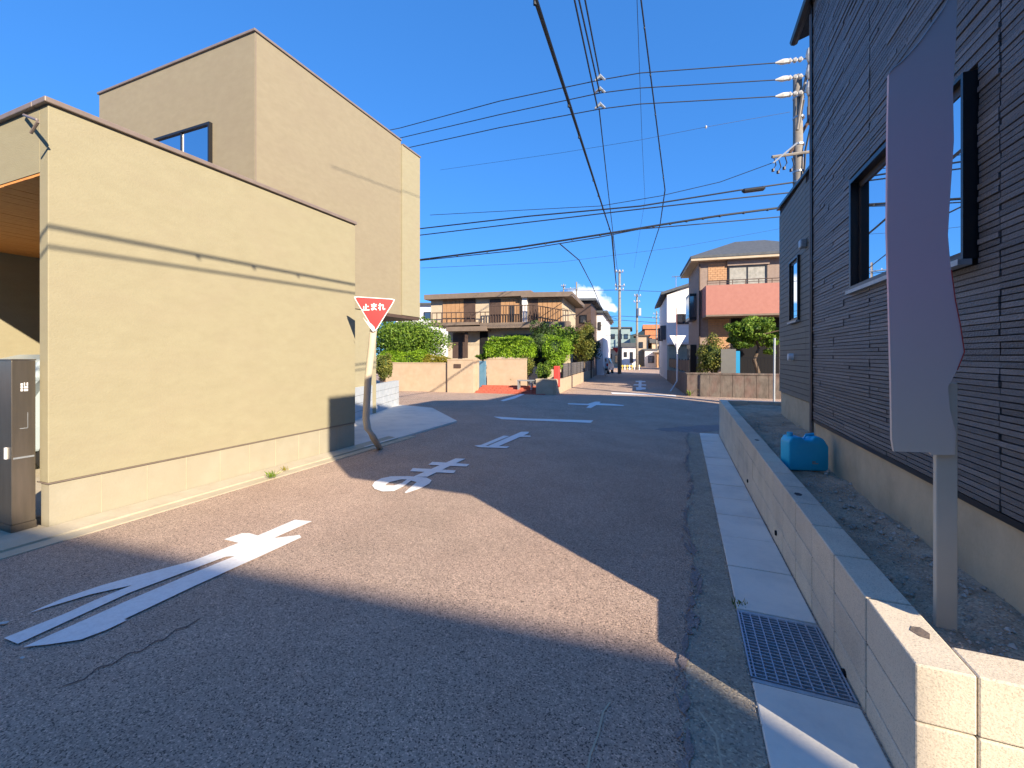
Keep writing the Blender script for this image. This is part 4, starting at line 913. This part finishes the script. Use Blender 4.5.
# hipped roof
e0 = P3(691, 254.5, .55); ov = .42; ezz = P3(735, 254, v3-ov)[1]
ul, ur, vf, vb = uL3-ov, uR+ov, v3-ov, v3+4.2+ov
MB(F3).box(ul, ur, vf, vb, ezz-.22, ezz-.10).build('soffit', M['cream_wall'], h3)
MB(F3).box(ul-.03, ur+.03, vf-.03, vb+.03, ezz-.098, ezz+.02).build('gutter_edge', M['roof_grey'], h3)
rd = 1.2; mid = (vf+vb)/2; hw_ = (vb-vf)/2
MB(F3).add([(ul, vf, ezz+.022), (ur, vf, ezz+.022), (ur, vb, ezz+.022), (ul, vb, ezz+.022), (ul+hw_, mid, ezz+rd), (ur-hw_, mid, ezz+rd)], [(0,1,5,4), (2,3,4,5), (1,2,5), (3,0,4), (3,2,1,0)]).build('roof', M['roof_grey'], h3)
# stone garden wall
F4 = Fr(gp(687, 396)[:2], -.02)
t = thing('stained_garden_wall', 'weathered grey-brown stone garden wall in front of the pink balcony house', 'wall', F4.w(2, 0, ZG), -.02)
zt_ = F4.px(720, 373)[1]
for i in range(9):
    MB(F4).box(i*.42+.006, (i+1)*.42-.006, random.uniform(0, .01), .2, ZG-.3, zt_-.07).build('stone_panel', M['stone_wall'], t)
MB(F4).box(-.02, 3.8, -.02, .22, zt_-.068, zt_).build('coping', M['stone_wall'], t)
t = thing('lit_tone_pier', 'short wall pier, orange-brown as painted sunlight, at the right end of the weathered stone wall', 'wall', F4.w(4, 0, ZG), -.02)
MB(F4).box(3.83, 5.2, 0, .2, ZG-.3, zt_-.05).build('wall_body', M['brick_tan'], t); MB(F4).box(3.82, 5.21, -.02, .22, zt_-.048, zt_-.01).build('coping', M['garden_wall'], t)  # sunlit end of the wall, the light put into its orange-brown colour
F5 = Fr(gp(687, 396)[:2], thS)
t = thing('street_stone_wall', 'low stone wall with dark mesh fence running away along right side of far street', 'wall', F5.w(4, 0, ZG), thS)
for i in range(8): MB(F5).box(i*1.5+.06, (i+1)*1.5-.006, -.2, 0, ZG-.2, zt_-.05-.03*i).build('stone_panel', M['stone_wall'], t)
for i in range(8):
    MB(F5).box(i*1.5+.0, i*1.5+.05, -.12, -.08, zt_-.05, zt_+.55).build('fence_post', M['black_frame'], t)
    MB(F5).box(i*1.5+.051, (i+1)*1.5, -.11, -.09, zt_, zt_+.5).build('fence_panel', M['dark_brown'], t)
sh_px('garden_shrub', 'dense dark rounded shrub behind the stone wall, left of the grey panel', 'shrub', 711, 357, 19.0, 15, 21, 3600, .06, 'leaf_olive', base=ZG, k=34)
# tree with visible trunk
tp = at(757, 380, 19.2)
tr2 = thing('podocarpus_tree', 'loose-crowned garden tree with curved trunk in front of pink balcony house', 'tree', (tp.x, tp.y, ZG))
tr_pts = [Vector((tp.x, tp.y, ZG)), at(758, 372, 19.2), at(754, 360, 19.2), at(759, 348, 19.2), at(755, 336, 19.2), at(757, 325, 19.2)]
MB().tube(tr_pts, [.11, .09, .08, .065, .05, .03], 8).build('trunk', M['bark'], tr2)
PP = []; NN = []
for (x, y, rx_, rz_) in ((738, 334, 12, 6), (750, 326, 12, 6), (765, 324, 13, 7), (776, 333, 10, 7), (760, 337, 12, 5), (742, 345, 9, 4), (733, 341, 7, 4), (772, 343, 8, 4), (752, 318, 6, 3), (770, 352, 6, 3), (790, 328, 12, 9), (745, 330, 13, 8), (768, 332, 14, 8), (755, 322, 14, 7), (735, 327, 9, 6), (748, 340, 10, 5), (764, 342, 10, 6)):
    p = at(x, y, 19.2+random.uniform(-.5, .5)); MB().tube([tr_pts[4], p], [.03, .012], 5).build('branch', M['bark'], tr2)
    a, b = bush_pts(p, (rx_*.042, rx_*.04, rz_*.042), 420, 10); PP.append(a); NN.append(b)
leaves(np.concatenate(PP), np.concatenate(NN), .085, 'crown', 'leaf_mid', tr2)
F6 = Fr(at(721, 376, 18.4)[:2], 0)
t = thing('grey_board', 'plain grey board with a blue edge strip above the stone wall', 'board', F6.w(.3, 0, -1))
u1 = F6.px(736, 360)[0]; MB(F6).box(0, u1, 0, .04, -1.2, F6.px(728, 349)[1]).build('panel', M['grey_panel'], t); MB(F6).box(u1+.001, F6.px(740, 360)[0], .0, .03, -1.2, F6.px(738, 351)[1]).build('edge_strip', M['blue_board'], t)
t = thing('garden_railing', 'black metal railing with vertical bars above the stone wall beneath the loose-crowned tree', 'railing', F6.w(1, .2, -1))
u0, u1 = F6.px(741, 360)[0], F6.px(790, 360)[0]
for i in range(15): u = u0+(u1-u0)*i/14; MB(F6).box(u, u+.02, .2, .22, -1.2, F6.px(750, 358)[1]).build('bar', M['black_frame'], t)
MB(F6).box(u0, u1, .195, .225, F6.px(750, 358.5)[1], F6.px(750, 357.3)[1]).box(u0, u1, .195, .225, -.95, -.91).build('rail', M['black_frame'], t)
p0 = at(774, 398, 15.2); tag(MB().tube([p0-Vector((0, 0, .3)), at(774.5, 338, 15.2)], .035, 10).build('guy_guard_post', M['galv'], None), 'slim pale grey-green post just left of the dark house wing', 'post')
# stop sign seen from behind
ss = thing('stop_sign', 'white back of an inverted-triangle stop sign on a bent pale post at the far street', 'sign', gp(669, 391))
dS = 20.5; b0 = gp(670.5, 391.5)
MB().tube([b0, at(677, 381, dS), at(677.2, 360, dS), at(676.8, 343, dS)], .035, 8).build('post', M['sign_white'], ss); MB().tube([at(676.8, 343, dS), at(676.6, 308, dS)], .014, 6).build('thin_pipe', M['pink_wall'], ss)
V3 = [at(669.5, 335.5, dS+.05), at(686, 335.5, dS+.05), at(677.5, 350, dS+.05)]; fw_ = Vector((-SN, CS, 0)); MB().hexa([p+fw_*.02 for p in V3], V3).build('plate', M['sign_white'], ss)
# ------------------------------------------------------------------ houses down the far street
def house(name, label, x0, x1, yt, d, depth, mat, roofmat, wins=(), slope=0., vis_side=None, group=None, yb=None, th_=TH2, roof_h=None):
    fr = Fr(at(x0, 356, d)[:2], th_); u1 = fr.px(x1, 356)[0]; zt_ = fr.px((x0+x1)/2, yt)[1]
    t = thing(name, label, 'building', fr.w(u1/2, depth/2, ZG), th_, group)
    zl_, zr_ = fr.px(x0, yt+slope)[1], fr.px(x1, yt)[1]
    MB(fr).hexa([(0, 0, ZG), (u1, 0, ZG), (u1, depth, ZG), (0, depth, ZG)], [(0, 0, zl_), (u1, 0, zr_), (u1, depth, zr_), (0, depth, zl_)]).build('wall', M[mat], t)
    rh = roof_h or .18
    MB(fr).hexa([(-.4, -.3, zl_+.003), (u1+.4, -.3, zr_+.003), (u1+.4, depth+.3, zr_+.003), (-.4, depth+.3, zl_+.003)], [(-.4, -.3, zl_+rh), (u1+.4, -.3, zr_+rh), (u1+.4, depth+.3, zr_+rh), (-.4, depth+.3, zl_+rh)]).build('roof', M[roofmat], t)
    for (a, b, c, e) in wins:
        window(fr, fr.px(a, c)[0], fr.px(b, c)[0], fr.px((a+b)/2, e)[1], fr.px((a+b)/2, c)[1], 0, t, 'black_frame', 'glass_far', 1, sill=False)
    return t, fr
t, fr = house('white_house', 'white two-storey house with a sloping grey roof edge beside the brown tiled house', 667, 700, 281, 30, 9, 'white_wall', 'roof_grey', [(677, 684, 314, 324), (684.5, 690, 314, 324)], slope=14)
MB(fr).box(0, 1.6, -1.2, -.002, ZG, fr.px(680, 346)[1]).build('lean_to', M['greygreen_wall'], t); MB(fr).box(fr.px(667, 350)[0], fr.px(690, 350)[0], -1.6, -.001, fr.px(680, 345)[1], fr.px(680, 343)[1]).build('lean_to_roof', M['white_wall'], t)
MB(fr).box(-.01, -.35, 1, 2, 1.2, 2.2).build('side_awning', M['roof_grey'], t); MB(fr).box(-.01, -.35, 4, 5, 1.2, 2.2).build('side_awning', M['roof_grey'], t)
house('far_house', 'dark brown house with thin roof directly behind the flat-roofed house', 568, 591, 301, 33, 7, 'dark_brown', 'roof_grey', [(580, 587, 315, 323)])
house('far_house', 'white narrow house on left of far street with dark gabled roof', 578, 603, 313, 38, 12, 'white_wall', 'roof_grey', [(592, 595, 322, 330), (598, 601, 322, 330)])
house('far_house', 'cream low house just past the white narrow house on the far street', 588, 606, 320, 52, 8, 'cream_wall', 'roof_brown', [(600, 604, 330, 338)])
house('far_building', 'flat grey-green metal-clad building at the end of the street', 608, 630, 328, 78, 12, 'greygreen_wall', 'roof_grey', [(611, 615, 334, 339), (618, 622, 334, 339), (624, 628, 334, 339)])
house('far_house', 'small cream building with dark doorway under the grey-green building', 606, 622, 350, 68, 6, 'cream_wall', 'roof_brown', [(609, 612, 354, 359), (615, 619, 355, 363)])
house('far_house', 'tiny white house with grey pitched roof between the grey-green building and the second far pole', 622, 636, 347, 64, 6, 'white_wall', 'roof_grey', [(624, 627, 352, 357), (630, 633, 352, 363)], roof_h=.6)
house('far_house', 'yellow-cream house between the two far utility poles', 636, 648, 336, 72, 8, 'garden_wall', 'roof_brown', [(639, 643, 342, 348)])
house('far_house', 'orange-red house with steep tiled roof at the end of the street', 645, 665, 329, 80, 8, 'orange_roof', 'orange_roof', [(648, 652, 338, 343), (656, 660, 338, 343)], roof_h=.8)
house('far_house', 'white shopfront with dark window under the orange house', 645, 657, 350, 66, 6, 'white_wall', 'roof_grey', [(648, 654, 356, 363)])
house('far_house', 'low tan shed with dark opening right of the white shopfront', 657, 668, 353, 62, 6, 'brick_tan', 'roof_brown', [(659, 664, 357, 365)])
house('far_house', 'grey-roofed beige house rising behind the white shopfront and tan shed', 652, 669, 343, 74, 6, 'cream_wall', 'roof_grey', [(658, 661, 346, 350), (664, 667, 346, 350)], roof_h=.7)
house('far_house', 'brown-red small house at right end of the street, before the white house', 662, 672, 338, 52, 7, 'brick_grey', 'orange_roof', [(664, 668, 345, 351)])
house('far_house', 'pale grey house half hidden behind the spreading tree and apartment block', 396, 440, 305, 42, 8, 'white_wall', 'roof_grey', [(424, 431, 312, 320), (410, 418, 312, 320)])
# street furniture far
t = thing('guard_rail', 'yellow and white striped guard rail at the far road junction', 'rail', at(629, 370, 52))
for i in range(9):
    a = at(620+i*2.4, 371, 52); MB().tube([a-Vector((0, 0, .25)), a+Vector((0, 0, .75))], .06, 6).build('rail_post', M['yellow_rail' if i % 2 else 'sign_white'], t)
MB().tube([at(619.5, 366, 52), at(640.5, 366, 52)], .06, 6).build('top_rail', M['yellow_rail'], t)
t = thing('stop_sign', 'small red sign plate on a pole at the left side of the far junction', 'sign', at(616, 372, 44))
MB().tube([at(618.2, 376, 42), at(618.2, 346, 42)], .05, 6).build('post', M['concrete_pole'], t); P_ = [at(612, 347.5, 41.9), at(619.8, 347.8, 41.9), at(616.5, 353, 41.9)]; MB().hexa([p+fw_*.03 for p in P_], P_).build('plate', M['sign_red'], t)
car2 = thing('parked_car', 'small blue-grey car parked at left side of the far street', 'car', at(605, 376, 34)); 
pc = gp(600, 374); car2.location = (pc.x, pc.y, ZG); car_mesh(car2, pc.x, pc.y, 3.4, 1.5, ZG, 'car_paint')
t = thing('gate_post', 'white slanting post at the left kerb of the far street', 'post', gp(603, 382))
MB().tube([gp(606, 376), at(603, 366, 33), at(602.5, 352, 33)], .06, 6).build('shaft', M['sign_white'], t)
MB().hexa([at(599, 358, 33.1), at(602, 358, 33.1), at(602, 351, 33.1), at(599, 351, 33.1)], [at(599, 358, 33), at(602, 358, 33), at(602, 351, 33), at(599, 351, 33)]).build('plate', M['sign_white'], t)
hl = MB(); n = 40
for i in range(n+1):
    x = 470+i*8; h_ = 331+5*math.sin(i*.45)+2.5*math.sin(i*1.3); hl.v.append(tuple(at(x, 357, 420))); hl.v.append(tuple(at(x, h_, 520))); hl.v.append(tuple(at(x, 357, 700)))
for i in range(n): hl.f += [(3*i, 3*i+3, 3*i+4, 3*i+1), (3*i+1, 3*i+4, 3*i+5, 3*i+2)]
hl.build('hill', M['hill'], kind='structure')
def aircon(x, y, d, label, th_=TH2):
    p = at(x, y, d); fr = Fr(p[:2], th_); t = thing('air_conditioner', label, 'air conditioner', p, th_)
    MB(fr).box(-.4, .4, 0, .28, p.z-.3, p.z+.3).build('casing', M['sign_white'], t, bevel=.02); MB(fr).tube([(-.12, -.012, p.z), (-.12, -.001, p.z)], .22, 14).build('fan_grille', M['dark_brown'], t)
aircon(664, 361, 60, 'pale outdoor unit beside the tan shed at the street end')
for k, (x, y, d, lb_) in enumerate(((587, 299, 34, 'television antenna on the dark brown far house'), (600, 309, 40, 'television antenna on the white narrow far house'), (676, 276, 33, 'television antenna above the white house'), (662, 325, 80, 'television antenna above the orange far house'))):
    p = at(x, y, d); t = thing('antenna', lb_, 'antenna', p); s_ = d/430
    MB().tube([p-Vector((0, 0, 12*s_)), p], .03, 5).build('mast', M['galv'], t)
    m_ = MB(); m_.tube([p+Vector((-4*s_, 0, -.05)), p+Vector((4*s_, 0, -.05))], .022, 4).build('boom', M['galv'], t)
    for i in range(4): q = p+Vector(((-3+2*i)*s_, 0, -.05)); MB().tube([q-Vector((0, .3, 0)), q+Vector((0, .3, 0))], .015, 4).build('element', M['galv'], t)
# ------------------------------------------------------------------ utility poles
def pole(name, label, x, yt, d, r=.15, arms=(), base=None, group=None, trans=False):
    b = at(x, 356, d); b.z = ZG; top = at(x, yt, d)
    t = thing(name, label, 'utility pole', b, group=group)
    MB().tube([b, top], [r, r*.62], 14).build('shaft', M['concrete_pole'], t, smooth=True)
    rt = Vector((CS, SN, 0))
    for (y, xl, xr) in arms:
        A_, B_ = at(xl, y, d-.2), at(xr, y, d-.2); MB().tube([A_, B_], .045, 4).build('crossarm', M['galv'], t)
        k = 3
        for i in range(k):
            q = A_+(B_-A_)*(i+.25)/(k-.5); f_ = min(1, r/.15)*.7; MB().tube([q+Vector((0, 0, .05)), q+Vector((0, 0, .14*f_)), q+Vector((0, 0, .3*f_))], [.05*f_, .09*f_, .05*f_], 8).build('insulator', M['porcelain'], t)
    if trans:
        q = at(x+2.2, yt+18, d-.3); MB().tube([q-Vector((0, 0, .45)), q+Vector((0, 0, .45))], .24, 12).build('transformer', M['galv'], t)
    return t
pole('utility_pole', 'tallest far utility pole with crossarms, left of far street', 619.5, 270, 40, .17, ((272, 615.5, 623.5), (286, 614.5, 625), (290, 615, 624)))
pole('utility_pole', 'second far utility pole with a transformer, mid street', 637, 294, 52, .17, ((296, 634, 641), (302, 633.5, 640)), trans=True)
pole('utility_pole', 'third far utility pole, slim, right of the orange house roof', 656.5, 311, 70, .16, ((314, 653, 661), (318, 652, 660)))
pole('utility_pole', 'faint fourth utility pole beside the slim one at street end', 652, 325, 95, .16, ((327, 650, 654.5),))
pole('utility_pole', 'short pole rising behind the flat-roofed house', 576.5, 282, 36, .1, ((289, 563, 578),))
pole('utility_pole', 'thin pole with a bar left of the short pole behind flat-roofed house', 563.5, 284, 37, .08, ((286, 561, 566),))
# big pole on the right
DP = 13.6
bp_ = at(800, 356, DP); bp_.z = ZG
up = thing('utility_pole', 'near concrete utility pole with three white insulator strings behind the dark house', 'utility pole', bp_)
MB().tube([bp_, at(797.5, 76, DP)], [.19, .125], 16).build('shaft', M['concrete_pole'], up, smooth=True)
lean = [at(797, 130, DP-.2), at(803, 92, DP-.2), at(811, 55, DP-.2)]
MB().tube(lean, .045, 6).build('riser_arm', M['concrete_pole'], up)
MB().tube([at(809.5, 50, DP-.25), at(808.5, 115, DP-.25)], .03, 6).build('riser_arm', M['concrete_pole'], up)
for k, yy in enumerate((61, 78, 94.5)):
    a, b = at(811, yy-3, DP-.2), at(775, yy+2, DP-.35)
    MB().tube([a, b], .018, 6).build('strain_rod', M['galv'], up)
    s_ = MB()
    for i in range(3):
        q = a+(b-a)*(.30+.15*i); dd = (b-a).normalized(); s_.tube([q-dd*.07, q, q+dd*.07], [.04, .085, .04], 8)
    s_.build('insulator', M['porcelain'], up)
    q0, q1, q2 = a+(b-a)*.66, a+(b-a)*.8, b; MB().tube([q0, q1, q2], [.075, .085, .02], 8).build('insulator_cover', M['porcelain'], up)
    q = at(809.5, yy-12+6, DP-.3); MB().tube([q-Vector((0, 0, .2)), q, q+Vector((0, 0, .2))], [.06, .11, .07], 10).build('pin_insulator', M['porcelain'], up)
MB().tube([at(772, 157, DP-.2), at(816, 151, DP-.2)], .045, 6).build('crossarm', M['concrete_pole'], up)
MB().tube([at(773, 163, DP-.3), at(797, 143, DP-.3)], .025, 6).build('brace', M['galv'], up)
MB().tube([at(790, 153, DP), at(814, 112, DP)], .05, 6).build('brace', M['dark_brown'], up)
MB().box(*(lambda c: (c.x-.12, c.x+.25, c.y-.2, c.y+.2, c.z-.3, c.z+.28))(at(813, 112, DP))).build('switch_box', M['dark_brown'], up)
for (x, y) in ((774, 168), (779, 170), (785, 166), (792, 168)):
    MB().tube([at(x, y-10, DP-.3), at(x+2, y-3, DP-.3), at(x-1, y+2, DP-.3)], .018, 5).build('jumper_cable', M['wire'], up); MB().tube([at(x-1, y+1, DP-.3), at(x-1, y+3.5, DP-.3)], .045, 6).build('cutout', M['black_frame'], up)
MB().tube([at(798, 130, DP-.2), at(804, 100, DP-.2)], .03, 6).build('cable_riser', M['wire'], up); MB().tube([at(803, 190, DP-.2), at(805.5, 150, DP-.2), at(812, 120, DP-.2)], .03, 6).build('cable_riser', M['wire'], up)
for y in (98, 118, 145, 172, 182):
    c = at(798.6, y, DP); MB().tube([c-Vector((0, 0, .03)), c+Vector((0, 0, .03))], .165, 12).build('band', M['galv'], up)
# ------------------------------------------------------------------ overhead lines
def wire(label, pts, r, sag=0., name='overhead_line', group=None, dots=0, mat='wire'):
    P = []
    for a, b in zip(pts[:-1], pts[1:]):
        a, b = Vector(a), Vector(b); n = 10
        for i in range(n): q = a+(b-a)*i/n; q.z -= sag*4*(i/n)*(1-i/n); P.append(q)
    P.append(Vector(pts[-1]))
    t = thing(name, label, 'overhead line', P[0]); MB().tube(P, r, 5).build('cable', M[mat], t)
    if dots:
        for i in range(dots):
            q = P[int((i+.5)/dots*(len(P)-1))]; MB().tube([q, q-Vector((0, 0, .05))], r*1.1, 4).build('spacer', M[mat], t)
    return t
def hz(px, py, z): return onZ(px, py, z)            # point of a wire at height z
pA = Vector((-.95, -4, 3.6)); k1 = at(612, 236, 12.0)
nearW = hz(535, 0, 3.54); dirW = (nearW-k1); pN = nearW+dirW*.9
wire('thick black telephone cable bundle overhead, running from top centre down the street', [pN, nearW, at(612, 236, 13.4)], .017, 0, dots=14)
wire('thin second cable added along the thick telephone cable for a double shadow', [pN+Vector((.05, 0, -.17)), nearW+Vector((.05, 0, -.11)), at(612.3, 237, 13.4)], .014, 0)  # added cable, doubles the shadow line on the yellow wall
wire('continuation of the telephone cable from the crossing to the far pole', [at(612, 236, 13.4), at(617, 290, 40)], .03, .2)
for i, (x0, x1, y1) in enumerate(((574.5, 597.5, 108), (579, 599.5, 92), (585, 600.5, 80))):
    a = hz(x0, 0, 8.9+.3*i); b = at(x1, y1, 14.0+.3*i); 
    wire(('leftmost', 'middle', 'rightmost')[i]+' of three thin power lines falling from the top edge to the line taps', [a+(a-b)*1.3, a, b], .024, 0)
    wire(('lower', 'middle', 'upper')[i]+' power line from the near pole insulators across the crossing to the left', [at(775, (96.5, 80, 63)[i], DP-.35), at(640, (104, 88, 73)[i], 14), at(600, (109, 93, 80)[i], 14.3), at(500, (127.5, 114.5, 101)[i], 15.6), at(400, (149.5, 138, 128)[i], 19.2), at(250, (180, 168, 158)[i], 20)], .016)
    q = at(600, (107, 91.5, 79)[i], 14.25); tag(MB().tube([q-Vector((.16, .05, .04)), q+Vector((0, 0, .1)), q+Vector((.16, .05, -.04))], [.03, .07, .03], 6).build('line_tap', M['galv']), ('lowest', 'middle', 'highest')[i]+' of three small clamps where the power lines meet', 'clamp')
wire('thin line continuing from the line taps down to the far pole', [at(599, 108, 14), at(608, 190, 20), at(617.5, 272, 40)], .02, 0)
a = hz(641, 0, 8.6); b = at(665, 190, 15.5); wire('power line with small spacers from top edge right of centre down to the cross cables', [a+(a-b)*1.3, a, b], .02, 0, dots=10)
wire('line from the cross cables curving down to the second far pole', [b, at(660, 225, 20), at(648, 262, 30), at(636, 300, 51)], .022, 0)
a = hz(637, 0, 9.4); b = at(642, 140, 20); wire('faint thin line just left of the spaced power line', [a+(a-b), a, b, at(645, 200, 30), at(634, 268, 48)], .009, 0)
wire('very thin line sloping left from the small white marker in the sky', [at(790, 112, 18), at(706, 127, 18), at(640, 140, 18.5), at(560, 153, 20), at(440, 170, 24)], .007, 0)
q = at(706, 127, 18); tag(MB().tube([q-Vector((.04, 0, 0)), q, q+Vector((.04, 0, 0))], [.04, .07, .04], 8).build('line_marker', M['porcelain']), 'tiny white ball marker on the thin line in the open sky', 'marker')
wire('upper black cable with a long joint sleeve, crossing right to left', [at(795, 182, DP), at(740, 190, 13.8), at(640, 206, 14.6), at(530, 216, 16), at(421, 228.5, 18.5), at(250, 243, 22)], .026)
tag(MB().tube([at(742, 191.3, 13.75), at(744, 191, 13.75), at(763, 188.5, 13.7), at(765, 188, 13.7)], [.03, .075, .075, .03], 10).build('cable_joint', M['black_frame']), 'long dark sleeve on the upper black cable near the pole', 'cable sleeve')
wire('second black cable just under the sleeved cable', [at(795, 192, DP), at(720, 200, 13.9), at(640, 209, 14.6), at(530, 222, 16), at(421, 235, 18.5), at(250, 250, 22)], .022)
wire('thick bundled cable, lowest of the cables crossing the street', [at(800, 205, DP), at(720, 215.5, 13.9), at(665, 224, 14.3), at(610, 233, 14.8), at(520, 247, 16), at(421, 259.5, 18.5), at(250, 275, 22)], .036, 0, dots=20)
wire('thin cable twisted beneath the thick bundled cable', [at(800, 215, DP), at(700, 224, 13.9), at(640, 229, 14.4), at(600, 237, 14.8), at(520, 250, 16), at(421, 260.5, 18.5), at(250, 277, 22)], .018, 0)
wire('thin rising cable from the cross cables up to the near pole crossarm', [at(772, 163, DP-.2), at(720, 182, 14), at(660, 196, 14.6), at(600, 206, 15.5), at(430, 215, 18)], .012)
wire('service drop hanging from the bundled cable down to the far left houses', [at(560, 244, 15.3), at(579, 260, 19), at(592, 285, 25), at(602, 309, 31), at(606, 316, 33), at(617, 319, 40)], .022, 0)
wire('thin high line over the flat-roofed house', [at(421, 268, 20), at(560, 262, 24), at(680, 247, 27), at(800, 225, 30)], .008)
for i, (ya, yb2) in enumerate(((291, 291), (317, 318), (321, 324), (336, 334))):
    wire('%s of the thin lines strung between the far poles' % ('highest', 'second', 'third', 'lowest')[i], [at(560 if i == 0 else 600, ya, 42), at(619, ya-1, 40), at(700, yb2+2, 46)], .022)
# ------------------------------------------------------------------ small weeds
def tuft(px, py, n, h, label, mat='leaf_mid', z=None):
    c = gp(px, py) if z is None else onZ(px, py, z); m_ = MB()
    for _ in range(n):
        a = random.uniform(0, 6.28); r = random.uniform(0, .05); x, y = c.x+r*math.cos(a), c.y+r*math.sin(a); L = h*random.uniform(.4, 1); dx, dy = random.gauss(0, .4)*L, random.gauss(0, .4)*L; w_ = .003+.02*h
        m_.add([(x-w_, y, c.z), (x+w_, y, c.z), (x+dx*.5+w_, y+dy*.5, c.z+L*.7), (x+dx, y+dy, c.z+L)], [(0, 1, 2), (0, 2, 3)])
    tag(m_.build('weed_tuft', M[mat]), label, 'weed')
tuft(272, 477, 40, .09, 'small green weed growing at the foot of the yellow wall', z=-1.545)
tuft(285, 470, 20, .06, 'tiny weed sprig on the kerb beside the yellow wall', 'leaf_yellow', z=-1.545)
tuft(740, 606, 30, .04, 'tiny weed at the road-side corner of the steel grating', 'leaf_olive')
tuft(700, 394, 60, .25, 'yellow-green weeds along the foot of the stained stone wall', 'leaf_yellow')
tuft(690, 396, 60, .3, 'green weeds at the street corner of the stained stone wall', 'leaf_mid')
